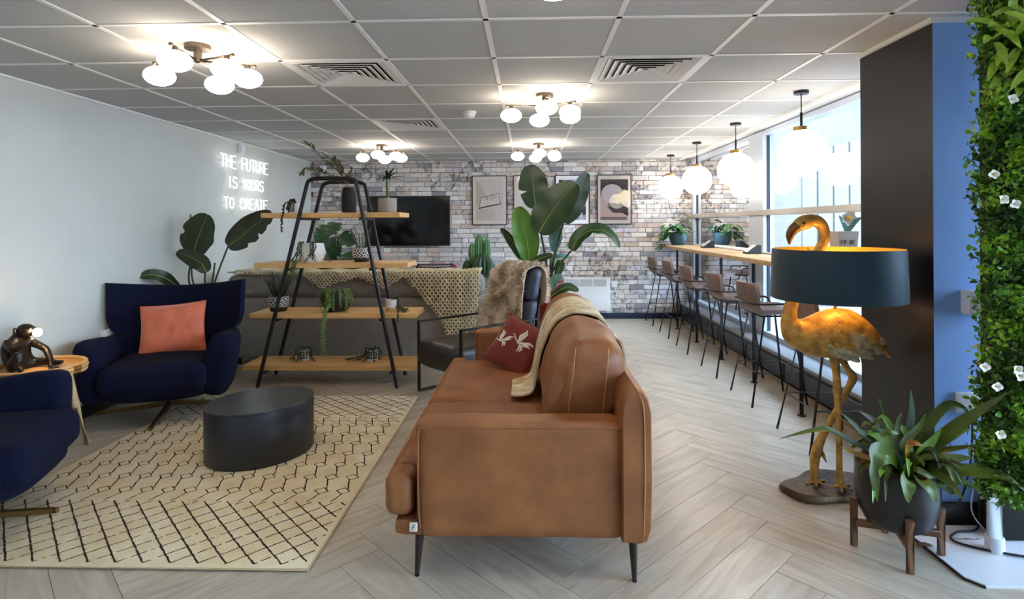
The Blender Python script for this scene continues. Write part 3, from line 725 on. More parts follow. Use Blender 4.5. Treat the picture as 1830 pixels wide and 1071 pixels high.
# throw over the sofa back
hug = []
for k in range(13):                       # follows the back cushion's outline, back to front
    th_ = math.radians(38 + k * 12); c_, s_ = math.cos(th_), math.sin(th_)
    a_ = .166 * math.copysign(abs(c_) ** (2 / 2.7), c_); b_ = .262 * math.copysign(abs(s_) ** (2 / 2.7), s_)
    x_ = .222 + a_ * math.cos(-.16) - b_ * math.sin(-.16); z_ = .645 + a_ * math.sin(-.16) + b_ * math.cos(-.16)
    hug.append((x_ + max(0, z_ - .62) * .12, z_))
path = [(.482, .60), (.48, .70), (.462, .76), (.43, .79)] + hug + [(.03, .50), (.0, .452), (-.06, .438), (-.1, .436)]
P2 = spline([(x, z, 0) for x, z in path], 5); n = len(P2)
def thr(u, v, off=0):
    i = u * (n - 1); a = P2[int(i)].lerp(P2[min(int(i) + 1, n-1)], i - int(i))
    d = (P2[min(int(i)+1, n-1)] - P2[max(int(i)-1, 0)]).normalized(); nn = Vector((d.y, -d.x))
    y0 = 2.94 + .18 * min(1, u * 1.25) ** 2 + .015 * math.sin(u * 7); wd = .78 - .44 * u ** 1.2 + .03 * math.sin(u * 11)
    w_ = -.004 + .004 * math.sin(v * 17 + u * 3) + .006 * nz((u*6, v*5, 1))
    return Vector((a.x - nn.x * (w_ + off), y0 + v * wd, a.y - nn.y * (w_ + off)))
bb = B(); g1 = [[thr(i/59, j/15, .004) for j in range(16)] for i in range(60)]; g2 = [[thr(i/59, j/15, -.006) for j in range(16)] for i in range(60)]
bb.rings([g1[i] + g2[i][::-1] for i in range(60)])
thm = mat('cream_sequin_throw', '#e9dfc8', .7, var=.2, vscale=13, bump=.6, bscale=90, col2='#b8985a')
tag(obj('sofa_throw', bb, thm), 'cream and mustard throw draped over the leather sofa back', 'throw')

# ================================================================== CUSHIONS
def pillow(name, label, c, w_, h_, th, M, m, cat='cushion', seed=0, emblem=None, piping=None):
    t = thing(name, label, cat, c)
    c = Vector(c)
    def S(u, v, sd, off=0):
        x = u * w_/2 * (1 - .07 * (1 - v*v) * abs(u)); y = v * h_/2 * (1 - .07 * (1 - u*u) * abs(v))
        z = sd * (th/2 * (max(0, (1 - abs(u) ** 2.4) * (1 - abs(v) ** 2.4)) ** .5) + off) + (.016 * nz((u*2.3 + seed, v*2.3, sd)) + .007 * nz((u*6 + seed, v*4, sd)))*(1-u*u)**.5*(1-v*v)**.5
        return c + M @ Vector((x, y, z))
    b = B(); N_ = 21
    for sd in (1, -1): b.grid(N_, N_, lambda i, j: S(-1 + 2*i, -1 + 2*j, sd))
    o = obj('cover', b, m, t)
    pe = [S(-1 + 2*k/12, -1, 1) for k in range(12)] + [S(1, -1 + 2*k/12, 1) for k in range(12)] + [S(1 - 2*k/12, 1, 1) for k in range(12)] + [S(-1, 1 - 2*k/12, 1) for k in range(12)]
    obj('piped_edge', B().tube(pe, .005, 6, loop=True), piping or m, t)
    if emblem: emblem(t, S)
    return t
def facing(n, roll=0):
    n = Vector(n).normalized(); x = Vector((0, 0, 1)).cross(n).normalized(); y = n.cross(x)
    return (Matrix((x, y, n)).transposed()) @ Matrix.Rotation(roll, 3, 'Z')
def cranes(t, S):
    wm = mat('embroidered_white', '#e6ddcf', .7); 
    def plume(b, path, w_):
        P = spline([(u, v, 0) for u, v in path], 5); n = len(P); rows = []
        for i, p in enumerate(P):
            d = (P[min(i+1, n-1)] - P[max(i-1, 0)]).normalized(); sd = Vector((-d.y, d.x, 0)); h = w_ * (.25 + math.sin(PI * (i / (n-1)) ** .7)) * .8
            rows.append([S(p.x + sd.x*h*k, p.y + sd.y*h*k, 1, .0028) for k in (-1, 0, 1)])
        b.rings(rows, closed=False, caps=False)
    for ox, oy, sc, rt in ((.22, .12, 1.0, 0), (-.48, -.12, .82, .5)):
        q = lambda u, v: (ox + sc * (u * math.cos(rt) - v * math.sin(rt)), oy + sc * (u * math.sin(rt) + v * math.cos(rt)))
        b = B()
        for path, w_ in (([(-.12, .0), (.0, .02), (.16, -.04)], .085), ([(-.05, .02), (-.08, .22), (.0, .42), (-.02, .56)], .06), ([(.0, .02), (.04, .22), (.1, .36), (.06, .48)], .05), ([(.08, .0), (.26, .06), (.42, .12), (.58, .1)], .06),
                         ([(.1, -.03), (.26, -.02), (.38, .0), (.5, -.02)], .05), ([(-.1, .0), (-.24, .08), (-.34, .18), (-.42, .17)], .025), ([(.05, -.04), (.12, -.2), (.08, -.34)], .045), ([(.12, -.05), (.22, -.18), (.2, -.3)], .04)):
            plume(b, [q(*p) for p in path], w_ * sc)
        obj('crane_emblem', b, wm, t)
        obj('crane_feather_lines', B().tube([S(*q(-.02 + .02*k, -.02 + .03*k), 1, .0042) for k in range(8)], .0022, 4).tube([S(*q(.08 + .02*k, -.04), 1, .0042) for k in range(7)], .0022, 4), mat('grey_embroidery', '#5a4f48', .8), t)
RED = mat('oxblood_velvet', '#7a2618', .75, var=.15, vscale=6, sheen=.5, bump=.1, bscale=60)
pillow('crane_cushion', 'dark red cushion with two white cranes on the leather sofa', (-.085, 3.80, .565), .365, .365, .12, facing((-.36, -.75, .55), -.36), RED, emblem=cranes)
COR = mat('coral_velvet', '#cc6b4c', .8, var=.05, vscale=12, sheen=.6, bump=.08, bscale=50)

# ================================================================== NAVY WING CHAIRS
NAVY = mat('navy_wool', '#0a0f26', .95, var=.12, vscale=30, bump=.15, bscale=200, spec=.2)
def wing_chair():
    t = thing('wing_chair', '', 'armchair', local=True, group='navy wing chairs')
    hwp = [(0, .29), (.22, .31), (.38, .35), (.5, .425), (.6, .45), (1, .458)]
    def hw(v):
        for (a, c), (d, e) in zip(hwp, hwp[1:]):
            if v <= d: return c + (e - c) * (v - a) / (d - a)
        return hwp[-1][1]
    rg = []
    for v in [k / 14 for k in range(15)] + [1.02, 1.03]:
        s = 1 if v <= 1 else (.75 if v < 1.025 else .35); vv = min(v, 1); F_, K_ = [], []
        for i in range(17):
            u = -1 + i / 8
            z = .28 + v * (.585 + .055 * u * u) + .008 * (v > 1) ; x = u * hw(vv); y = .27 + .13 * vv - (.17 + .09 * vv) * abs(u) ** 2.6
            th = .085 * (1 - .45 * abs(u) ** 3) * s; mid = y + .043
            F_.append(Vector((x, mid - th/2, z))); K_.append(Vector((x + .025 * u * abs(u), mid + th/2, z)))
        rg.append(F_ + K_[::-1])
    obj('backrest', B().rings(rg), NAVY, t, angle=60)
    for sx in (-1, 1):
        secs = [(.31, .33, .05, .43, .13), (.2, .37, .06, .40, .165), (.05, .39, .07, .387, .182), (-.1, .397, .078, .39, .2), (-.24, .395, .084, .395, .212), (-.33, .39, .084, .395, .213), (-.368, .386, .078, .392, .205), (-.386, .383, .06, .388, .182), (-.392, .38, .03, .385, .13)]
        obj('arm', B().rings([[Vector((sx * (x), y, z)) for x, z in sect(xc, zc, hx, hz, 32, 4.2, tilt=-.13)] for y, xc, hx, zc, hz in secs]), NAVY, t, angle=60)
    obj('seat_cushion', soft(-.325, .325, -.475, .27, .245, .43, .06, .003, crown=.02, n=14), NAVY, t)
    rg = []
    for z, hx, hy in ((.17, .15, .15), (.172, .25, .26), (.19, .33, .36), (.23, .37, .405), (.3, .38, .41)): rg.append([Vector((x, y - .06, z)) for x, y in sect(0, 0, hx, hy, 32, 3.2)])
    obj('seat_shell', B().rings(rg), NAVY, t, angle=60)
    obj('column', B().lathe([(.03, .045), (.03, .1), (.024, .1), (.024, .172)], 18), BRONZE, t)
    bm_ = mat('antique_brass', '#8d7448', .35, .9)
    for k in range(4):
        a = -PI/2 + k * PI/2; d = Vector((math.cos(a), math.sin(a), 0)); s = Vector((-d.y, d.x, 0))
        vs = []
        for r, zt, zb, hw_ in ((.0, .082, .045, .014), (.46, .036, .016, .012)): vs += [d*r - s*hw_ + Vector((0, 0, zb)), d*r + s*hw_ + Vector((0, 0, zb)), d*r + s*hw_ + Vector((0, 0, zt)), d*r - s*hw_ + Vector((0, 0, zt))]
        lg = obj('leg', B().rings([vs[:4], vs[4:]]), bm_, t, smooth=False)
        obj('foot_glide', B().lathe([(.011, .014), (.011, .034), (.008, .036)], 12, tuple(d * .468)), bm_, lg)
    return t
wc = wing_chair(); wc.location = (-2.66, 4.19, 0.0); wc.rotation_euler = (0, 0, math.radians(18)); wc['label'] = 'navy wing chair with the coral cushion by the left wall'
dup(wc, (-2.685, 2.50, 0.0), math.radians(111), 'navy wing chair cut off by the left edge of the photo')
Mr = Matrix.Rotation(math.radians(18), 3, 'Z')
pillow('coral_cushion', 'coral pink velvet cushion on the navy wing chair', Vector((-2.665, 4.19, .605)) + Mr @ Vector((.015, .035, 0)), .44, .38, .13, Mr @ facing((0, -.93, .36), .07), COR, seed=4)

# ================================================================== PLANT SHELF
STEEL = mat('dark_steel_tube', '#2e2e30', .4, .6)
sh = thing('plant_shelf', 'timber plant shelf on a pair of dark steel trapezoid frames', 'shelf', (-1.7, 5.0, 0))
for yy, x0, x1, xa, xb in ((4.80, -2.30, -1.11, -1.855, -1.455), (5.22, -2.33, -1.13, -1.88, -1.50)):
    rd = .05; zt = 1.765; L0, L1 = Vector((x0, yy, .0)), Vector((xa, yy, zt)); R1, R0 = Vector((xb, yy, zt)), Vector((x1, yy, .0))
    dl = (L1 - L0).normalized(); dr = (R1 - R0).normalized()
    pts = [L0, L0 + dl * .02, L1 - dl * .06] + spline([L1 - dl * .06, L1 - dl * .015 + Vector((.008, 0, -.004)), L1 + Vector((.06, 0, 0))], 5)[1:] + spline([R1 + Vector((-.06, 0, 0)), R1 - dr * .015 + Vector((-.008, 0, -.004)), R1 - dr * .06], 5) + [R0 + dr * .02, R0]
    obj('frame', B().tube(pts, .0165, 12), STEEL, sh)
for z, x0, x1 in ((1.478, -2.275, -1.085), (1.05, -2.335, -1.02), (.623, -2.375, -.955), (.18, -2.445, -.925)):
    bd = obj('shelf_board', B().rbox(x0, x1, 4.822, 5.2, z - .042, z, .003, 1), PINE, sh)
    k = (1.765 - z) / 1.765
    for sx, lo in ((-1, -1.862 - .44 * k), (1, -1.46 + .345 * k)):
        obj('bracket', B().box(lo - .012 * sx - .012, lo - .012 * sx + .012, 4.80, 5.22, z - .062, z - .044), STEEL, bd)

# ------------------------------------------------------------------ pots and their plants
GREEN = mat('leaf_green', '#34552a', .5, var=.25, vscale=9, objrand=.18); DGREEN = mat('leaf_dark_green', '#22371f', .42, var=.25, vscale=8, objrand=.2)
SUCC = mat('succulent_green', '#4c6133', .5, var=.2, vscale=14, objrand=.2); OLIVE = mat('dried_olive_leaf', '#6f6a45', .7, var=.25, vscale=12); DKS = mat('dark_trailing_succulent', '#2a3320', .5, var=.3, vscale=16)
PEARL = mat('string_of_pearls', '#6f8a3c', .45, var=.2, vscale=20); SOIL = mat('dark_soil', '#2a1e16', .95, bump=.5, bscale=60)
def chev_mat():
    m = bpy.data.materials.new('black_white_chevron_glaze'); m.use_nodes = True; nt = m.node_tree; N, L = nt.nodes, nt.links; b = N['Principled BSDF']
    at = N.new('ShaderNodeAttribute'); at.attribute_name = 'tint'; L.new(at.outputs['Color'], b.inputs['Base Color']); b.inputs['Roughness'].default_value = .45
    return m
CHEV = chev_mat()
def pot(name, label, c, prof, m, cat='potted plant', soil=None, n=28, group=None):
    t = thing(name, label, cat, c, group=group); c = Vector(c)
    rt, zt = prof[-1]
    full = [(.004, .001)] + list(prof) + [(rt - .006, zt), (rt - .008, zt - .02), (.004, zt - .021)]
    obj('pot', B().lathe(full, n, c), m, t)
    obj('soil', B().lathe([(.003, zt - .012), (rt - .007, zt - .012), (rt - .007, zt - .017), (.003, zt - .017)], 18, c), SOIL, t)
    return t, c, zt
def chevron_pot(label, c, r, h):
    t = thing('chevron_pot_plant', label, 'potted plant', c, group='black and white chevron pots'); c = Vector(c); n = 72; rows = 36
    v = []; f = []; cols = []
    for i in range(rows + 1):
        q = i / rows; rad = r * (.78 + .22 * min(1, q * 2.2)) if q < .45 else r
        for k in range(n): v.append((rad * math.cos(2*PI*k/n), rad * math.sin(2*PI*k/n), h * q))
    for i in range(rows):
        for k in range(n):
            f.append((i*n + k, i*n + (k+1) % n, (i+1)*n + (k+1) % n, (i+1)*n + k)); q = (i + .5) / rows; w_ = .012
            dark = True
            if q > .28:
                s = (k + .5) % 12 / 12; band = ((q - .28) / .72 * 2) % 1
                dd = (s * 2 if band < .5 else s * 2) + abs(band - .5) * 1.6
                dark = (dd % .75) < .42
            cols.append(lin('#171516') if dark else lin('#e5e1da'))
    me = bpy.data.meshes.new('pot'); me.from_pydata(v, [], f + [tuple(range(n))[::-1]]); me.update(); cols.append(lin('#171516'))
    at = me.color_attributes.new('tint', 'FLOAT_COLOR', 'CORNER')
    for p in me.polygons:
        for li in p.loop_indices: at.data[li].color = cols[p.index]
    me.materials.append(CHEV); me.shade_smooth(); o = bpy.data.objects.new('pot', me); COL.objects.link(o); o.parent = t
    obj('soil', B().lathe([(.003, h - .02), (r - .003, h - .02), (r - .003, h - .025), (.003, h - .025)], 18, c), SOIL, t)
    return t, c, h
def strand(t, pts, m, r=.006, step=.011, jit=.006, seed=0, name='trailing_strand'):
    P = spline(pts, 8); rr = random.Random(seed); b = B(); acc = 0; b.tube(P, .0012, 4)
    for a, c in zip(P, P[1:]):
        l = (c - a).length; acc += l
        while acc > step:
            acc -= step; q = c + Vector((rr.uniform(-jit, jit), rr.uniform(-jit, jit), rr.uniform(-jit*.5, jit*.5)))
            b.ball(q, r * rr.uniform(.7, 1.2), r * rr.uniform(.6, 1), r * rr.uniform(.6, 1.1), 6, 4)
    return obj(name, b, m, t)
SX = lambda p, Y: (p - 915) / 1028 * Y - .0288 * Y           # image column -> X at depth Y
# top shelf
t, c, h = pot('trailing_pot_plant', 'small white pot with dark trailing succulent on the top shelf', (SX(524, 5.0), 5.0, 1.4785), [(.036, 0), (.04, .005), (.043, .085)], WHITE)
rr = random.Random(21)
for k in range(9):
    a = rr.uniform(2.4, 4.4); e = c + Vector((math.cos(a) * rr.uniform(.05, .10), math.sin(a) * .08 - .02, rr.uniform(.01, .05)))
    strand(t, [c + Vector((0, 0, h - .01)), c + Vector((math.cos(a) * .035, math.sin(a) * .03, h + .035)), e], DKS, .009, .012, .008, k)
x_ = c.x - .035
strand(t, [c + Vector((-.02, -.02, h)), c + Vector((-.035, -.06, h + .01)), (x_ - .02, 4.9, 1.55), (x_, 4.83, 1.5), (x_, 4.806, 1.44), (x_ - .004, 4.806, 1.36), (x_ + .003, 4.806, 1.315)], DKS, .010, .012, .007, 33)
strand(t, [c + Vector((0, -.02, h)), c + Vector((.0, -.05, h - .01)), c + Vector((.005, -.052, .03)), c + Vector((-.01, -.06, .012))], DKS, .008, .012, .006, 35)
VASE = mat('matt_black_vase', '#1d1b1a', .7)
t, c, h = pot('dried_stem_vase', 'tall dark ribbed vase of dried eucalyptus on the top shelf', (SX(621, 5.03), 5.03, 1.4785), [(.05, 0), (.062, .01), (.066, .09), (.062, .17), (.05, .215), (.046, .225)], VASE, cat='vase')
rr = random.Random(5)
stems = [[(0, 0, .2), (-.08, .0, .35), (-.2, -.02, .46), (-.31, -.03, .57), (-.37, -.03, .615)], [(0, 0, .2), (-.1, .02, .3), (-.24, 0, .36), (-.36, -.02, .39), (-.41, -.02, .36)],
         [(0, 0, .2), (-.07, -.01, .34), (-.13, 0, .45), (-.22, .01, .52)], [(0, 0, .2), (-.03, .01, .33), (-.08, .02, .42), (-.12, 0, .47)], [(0, 0, .2), (.0, .02, .3), (.02, 0, .38)], [(0, 0, .2), (-.12, -.03, .3), (-.22, -.02, .31)], [(0, 0, .2), (-.06, 0, .37), (-.16, .03, .45)]]
lm = mesh_of('leaf', leaf(B(), [(0, 0, 0), (0, .02, .002), (0, .045, 0)], .011, n=3), OLIVE)
for st in stems:
    P = spline([c + Vector(p) for p in st], 7); so = obj('stem', B().tube(P, .0022, 5), OLIVE, t)
    for i in range(6, len(P)):
        for q in range(2):
            d = (P[i] - P[i-1]).normalized() + Vector((rr.uniform(-1, 1), rr.uniform(-1, 1), rr.uniform(-.9, .9))); s, u = fr(d)
            put('leaf', lm, Matrix.Translation(P[i] - c) @ basis(s, d.normalized(), u, Vector((0, 0, 0))) @ Matrix.Scale(rr.uniform(.7, 1.25), 4), so)
CONC = mat('concrete_pot', '#a39a8f', .85, var=.12, vscale=10, bump=.15, bscale=60)
t, c, h = pot('adenium_pot_plant', 'thick-stemmed succulent in a concrete pot on the right of the top shelf', (SX(691, 5.02), 5.02, 1.4785), [(.066, 0), (.078, .008), (.081, .03), (.081, .127)], CONC)
obj('stem', B().tube(spline([c + Vector(p) for p in ((0, 0, .1), (.003, 0, .16), (-.002, 0, .24), (0, 0, .30))], 4), [.022, .02, .018, .016, .015, .014, .013, .012, .012, .012, .012, .012, .011], 10), SUCC, t)
for k in range(22):
    a = rr.uniform(0, 6.28); el = rr.uniform(-.15, 1.3); l = rr.uniform(.09, .15); d = Vector((math.cos(a) * math.cos(el), math.sin(a) * math.cos(el), math.sin(el)))
    p0 = c + Vector((0, 0, .295)); obj('leaf', leaf(B(), [p0, p0 + d * l * .5 + Vector((0, 0, .01)), p0 + d * l], .014, Vector((0, 0, 1)) if el < 1 else Vector((1, 0, 0)), n=3), DGREEN if k % 3 else SUCC, t)
# second shelf
FACE = mat('faceted_white_ceramic', '#eeeee9', .45)
t = thing('faceted_planter', 'white faceted planter with trailing green strands on the second shelf', 'potted plant', (SX(553, 5.0), 5.0, 1.0505)); c = Vector((SX(553, 5.0), 5.0, 1.0505))
fc = [(.095, 0), (.128, .075), (.105, .165)]; fb_ = B()
fb_.rings([[c + Vector((r * math.cos(2*PI*(k + (.5 if i == 1 else 0))/6), r * math.sin(2*PI*(k + (.5 if i == 1 else 0))/6) * .8, z)) for k in range(6)] for i, (r, z) in enumerate([(.004, .001)] + fc + [(.09, .165), (.085, .14), (.004, .139)])])
obj('pot', fb_, FACE, t, smooth=False)
obj('soil', B().lathe([(.004, .145), (.085, .145), (.085, .141), (.004, .141)], 12, c, sy=.8), SOIL, t)
for k, (dx, zt_, zb) in enumerate(((-.05, .165, .02), (.03, .165, .03), (.045, .165, .0), (.05, .165, .015), (-.06, .165, .06), (.07, .16, .05))):
    strand(t, [c + Vector((dx * .8, -.03, .15)), c + Vector((dx * .95, -.088, .175)), c + Vector((dx, -.108, .11)), c + Vector((dx + (.0 if k < 2 else -.03 * (k % 3)), -.112, zb + .008))], DKS if k % 2 else SUCC, .0065, .010, .005, 40 + k)
for k in range(7):
    a = rr.uniform(2.6, 6.6); e = c + Vector((math.cos(a) * rr.uniform(.13, .2), min(-.05, math.sin(a) * .13), .008)); e.y = max(e.y, 4.84)
    strand(t, [c + Vector((math.cos(a) * .06, math.sin(a) * .05, .15)), c + Vector((math.cos(a) * .10, math.sin(a) * .09 - .02, .17)), c + Vector((math.cos(a) * .125, math.sin(a) * .11 - .01, .08)), e], SUCC if k % 3 else DKS, .007, .011, .006, 60 + k)
xx = c.x - .085
for k in range(4): strand(t, [(xx + .01*k, 4.88, 1.068), (xx + .012*k, 4.83, 1.066), (xx + .008*k, 4.795, 1.045), (xx + .012*k - .02, 4.792, .97 - .02 * k), (xx + .01*k - .01, 4.792, .93 - .02*k)], SUCC, .008, .010, .007, 90 + k)
t, c, h = chevron_pot('black and white chevron pot of snake plant on the second shelf', (SX(644, 5.0), 5.0, 1.0505), .078, .125)
SNK = mat('snake_plant_leaf', '#4d5d42', .5, var=.3, vscale=25)
for k in range(11):
    a = rr.uniform(0, 6.28); p0 = c + Vector((math.cos(a) * .03, math.sin(a) * .03, h - .02)); l = rr.uniform(.12, .24); tl = rr.uniform(.1, .45)
    p2 = p0 + Vector((math.cos(a) * l * tl, math.sin(a) * l * tl, l)); obj('leaf', leaf(B(), [p0, (p0 + p2)/2, p2], .013, Vector((math.sin(a), -math.cos(a) - .3, .1)), prof=lambda q: (.7 + .5 * q) * (1 - q ** 4), n=4), SNK, t)
# third shelf
t, c, h = chevron_pot('black and white chevron pot of grassy plant on the third shelf', (SX(492, 4.98), 4.98, .6235), .085, .13)
for k in range(60):
    a = rr.uniform(0, 6.28); q = rr.random(); p0 = c + Vector((math.cos(a) * .05 * q, math.sin(a) * .05 * q, h - .02)); l = rr.uniform(.14, .25); sp = rr.uniform(.1, .55)
    p2 = p0 + Vector((math.cos(a) * l * sp, math.sin(a) * l * sp, l)); obj('leaf', B().tube(spline([p0, p0.lerp(p2, .5) + Vector((0, 0, .02)), p2], 2), [.003, .0028, .0024, .0018, .001], 4), DGREEN, t)
BKP = mat('black_ceramic', '#1c1d1e', .45)
t, c, h = pot('pearl_string_plant', 'black bowl of string-of-pearls trailing far below the third shelf', (SX(598, 4.98), 4.98, .6235), [(.085, 0), (.105, .02), (.122, .06), (.122, .12), (.116, .165)], BKP)
for k in range(30):
    a = rr.uniform(PI * .95, PI * 2.05); top = h + rr.uniform(.0, .02); dp = rr.choice((.06, .09, .12, .15)) 
    pts = [c + Vector((math.cos(a) * .06, math.sin(a) * .06, top)), c + Vector((math.cos(a) * .11, math.sin(a) * .11, top + .012)), c + Vector((math.cos(a) * .132, math.sin(a) * .132, h - dp * .5)), c + Vector((math.cos(a) * .136, math.sin(a) * .136, max(.01, h - dp)))]
    strand(t, pts, PEARL if k % 3 else SUCC, .0065, .0105, .006, 120 + k)
for k, dx in enumerate((-.055, -.045, -.06, -.035)):
    zb = .30 + (.0, .10, .18, .02)[k] - .03; x_ = c.x + dx
    strand(t, [c + Vector((dx * .6, -.06, h + .01)), c + Vector((dx * .8, -.118, h + .0)), (c.x + dx * .9 + .03, 4.845, .70), (x_ + .012, 4.80, .655), (x_ + .005, 4.79, .60), (x_ - .006, 4.788, .48), (x_, 4.788, zb)], PEARL, .0075, .0105, .007, 170 + k)
t, c, h = pot('white_dip_pot_plant', 'white pot with timber base and dark trailing succulent on the third shelf', (SX(697, 4.97), 4.97, .6235), [(.043, 0), (.046, .03), (.048, .1)], WHITE)
obj('base_band', B().lathe([(.0465, .0), (.0485, .002), (.0485, .03), (.0465, .032)], 24, c), OAK, t)
for k in range(10):
    a = rr.uniform(-1.2, 1.0); e = c + Vector((rr.uniform(.06, .16), rr.uniform(-.12, .02), .01)); e.y = max(e.y, 4.85)
    strand(t, [c + Vector((0, 0, h)), c + Vector((math.cos(a) * .05, math.sin(a) * .05, h + .02)), c + Vector((math.cos(a) * .065, math.sin(a) * .06, .05)), e], DKS if k % 2 else SUCC, .0075, .011, .006, 200 + k)
strand(t, [c + Vector((.05, -.05, .05)), (c.x + .09, 4.85, .645), (c.x + .095, 4.80, .63), (c.x + .097, 4.79, .56)], DKS, .009, .011, .006, 230)
# bottom shelf
def small_pot(label, px, dxs):
    t, c, h = pot('patterned_pot_plant', label, (SX(px, 5.03), 5.03, .1805), [(.045, 0), (.049, .01), (.05, .095)], WHITE, group='small patterned pots on the bottom shelf')
    for k in range(5):
        a = -PI/2 + (k - 2) * .42
        for z in (.03, .055, .078):
            q = c + Vector((math.cos(a) * .0505, math.sin(a) * .0505, z)); d = Vector((math.cos(a), math.sin(a), 0)); s = Vector((-d.y, d.x, 0))
            obj('painted_leaf', B().add([q + d*.0008 + s*u + Vector((0, 0, v)) for u, v in ((0, -.015), (.011, 0), (0, .015), (-.011, 0))], [(0, 1, 2, 3)]), BLACKM, t, smooth=False)
    for k in range(12):
        dx = rr.uniform(*dxs); e = c + Vector((dx, rr.uniform(-.14, .06), .012)); e.y = max(4.85, min(e.y, 5.14)); a = math.atan2(e.y - c.y, e.x - c.x)
        strand(t, [c + Vector((0, 0, h)), c + Vector((math.cos(a) * .055, math.sin(a) * .055, h + .012)), c + Vector((math.cos(a) * .07, math.sin(a) * .07, .05)), e], SUCC if k % 3 == 0 else DKS, .008, .011, .006, 250 + k + px)
small_pot('small patterned white pot with trailing succulent, left on the bottom shelf', 537, (-.11, .17))
small_pot('small patterned white pot with trailing succulent, right on the bottom shelf', 663, (-.24, .08))

# ================================================================== SIDE TABLE AND MONKEY LAMP
RATT = mat('honey_rattan', '#c89c62', .5, var=.06, vscale=14, bump=.08); RATL = mat('pale_timber_leg', '#c7ab80', .55, var=.22, vscale=9, stretch=(4, 4, .8))
TC = Vector((-2.935, 3.36, 0)); TZ = .52
t = thing('side_table', 'round pale timber tray side table by the left wall', 'side table', TC)
obj('top', B().lathe([(.004, TZ - .022), (.222, TZ - .022), (.226, TZ - .01), (.222, TZ), (.004, TZ)], 48, TC), RATT, t)
for zz, rr_ in ((TZ - .02, .228), (TZ + .002, .232), (TZ + .02, .228)):
    obj('rim', B().tube([TC + Vector((rr_ * math.cos(2*PI*k/48), rr_ * math.sin(2*PI*k/48), zz)) for k in range(48)], .0115, 8, loop=True), RATT, t)
for a in (50, 170, 290):
    d = Vector((math.cos(math.radians(a)), math.sin(math.radians(a)), 0))
    obj('leg', B().tube([TC + d * (.24 if a < 60 else .19), TC + d * .18 + Vector((0, 0, .25)), TC + d * .13 + Vector((0, 0, TZ - .02))], [.02, .024, .026], 12), RATL, t)
MONK = mat('black_bronze_resin', '#1e1714', .36, .35, var=.3, vscale=20, bump=.3, bscale=70)
MY = 3.34
m0 = aty(38, 668, MY); mz = TZ + .004
ml = thing('monkey_lamp', 'black seated monkey lamp holding a lit bulb on the side table', 'lamp', (m0.x, MY, mz))
def skin(name, verts, edges, m, parent, sub=2, root=0):
    me = bpy.data.meshes.new(name); og = ORG.get(parent, Vector((0, 0, 0)))
    me.from_pydata([Vector(v[:3]) - og for v in verts], edges, []); me.materials.append(m)
    o = bpy.data.objects.new(name, me); COL.objects.link(o); o.parent = parent; ORG[o] = og
    md = o.modifiers.new('skin', 'SKIN'); md.use_smooth_shade = True
    for i, v in enumerate(verts):
        r = v[3]; me.skin_vertices[0].data[i].radius = (r, r); me.skin_vertices[0].data[i].use_root = i == root
    s = o.modifiers.new('subdivision', 'SUBSURF'); s.levels = s.render_levels = sub
    return o
def MP(px, py, dy, r): p = aty(px, py, MY); return (p.x, MY + dy, p.z, r)
mv = [MP(34, 652, 0, .062), MP(22, 632, 0, .066), MP(26, 611, 0, .058), MP(36, 599, 0, .034), MP(43, 590, 0, .052), MP(51, 591, 0, .043), MP(60, 595, 0, .026),   # trunk and head 0-6
      MP(30, 609, -.07, .026), MP(46, 622, -.085, .021), MP(60, 612, -.05, .018), MP(65, 603, -.02, .016),           # near arm to bulb 7-10
      MP(36, 655, -.06, .036), MP(54, 628, -.075, .028), MP(52, 650, -.075, .022), MP(55, 666, -.08, .02), MP(64, 668, -.085, .013),  # near leg 11-15
      MP(36, 612, .06, .025), MP(68, 628, .06, .021), MP(84, 650, .03, .017), MP(88, 660, .01, .014), MP(102, 658, -.01, .009),    # far arm, hand on the table 16-20
      MP(40, 658, .07, .03), MP(66, 652, .09, .022), MP(80, 655, .08, .018), MP(96, 651, .07, .012)]                  # far leg 21-24
me_ = [(0, 1), (1, 2), (2, 3), (3, 4), (4, 5), (5, 6), (2, 7), (7, 8), (8, 9), (9, 10), (0, 11), (11, 12), (12, 13), (13, 14), (14, 15), (2, 16), (16, 17), (17, 18), (18, 19), (19, 20), (0, 21), (21, 22), (22, 23), (23, 24)]
mv = [(x, y, max(z, mz + r * .78), r) for x, y, z, r in mv]
bd = skin('body', mv, me_, MONK, ml, 2)
hd = aty(46, 589, MY)
for s in (-1, 1):
    obj('ear', B().ball((hd.x - .022, MY + s * .05, hd.z + .0), .008, .01, .019, 10, 8), MONK, ml)
    obj('eye', B().ball((hd.x + .042, MY + s * .018, hd.z + .008), .007, n=8, m=6), BLACK, ml)
for j in range(4):
    p = aty(88, 661, MY); p2 = p + Vector((.045 - .004 * abs(j - 1.5), -.03 + j * .016, 0)); obj('finger', B().tube([(p.x, MY + .01 - .01 + j * .006, mz + .010), (p2.x - .01, p2.y, mz + .009), (p2.x + .012, p2.y - .003, mz + .005)], [.006, .0055, .004], 6), MONK, ml)
bp = aty(72, 593, MY)
obj('bulb', B().ball((bp.x, MY - .02, bp.z), .024, n=16, m=10), mat('lit_bulb', '#fff2d8', .3, emit='#ffd9a0', estr=60), ml)
obj('bulb_socket', B().tube([(bp.x - .03, MY - .012, bp.z - .012), (bp.x - .012, MY - .014, bp.z - .006)], .011, 10), BRASS, ml)

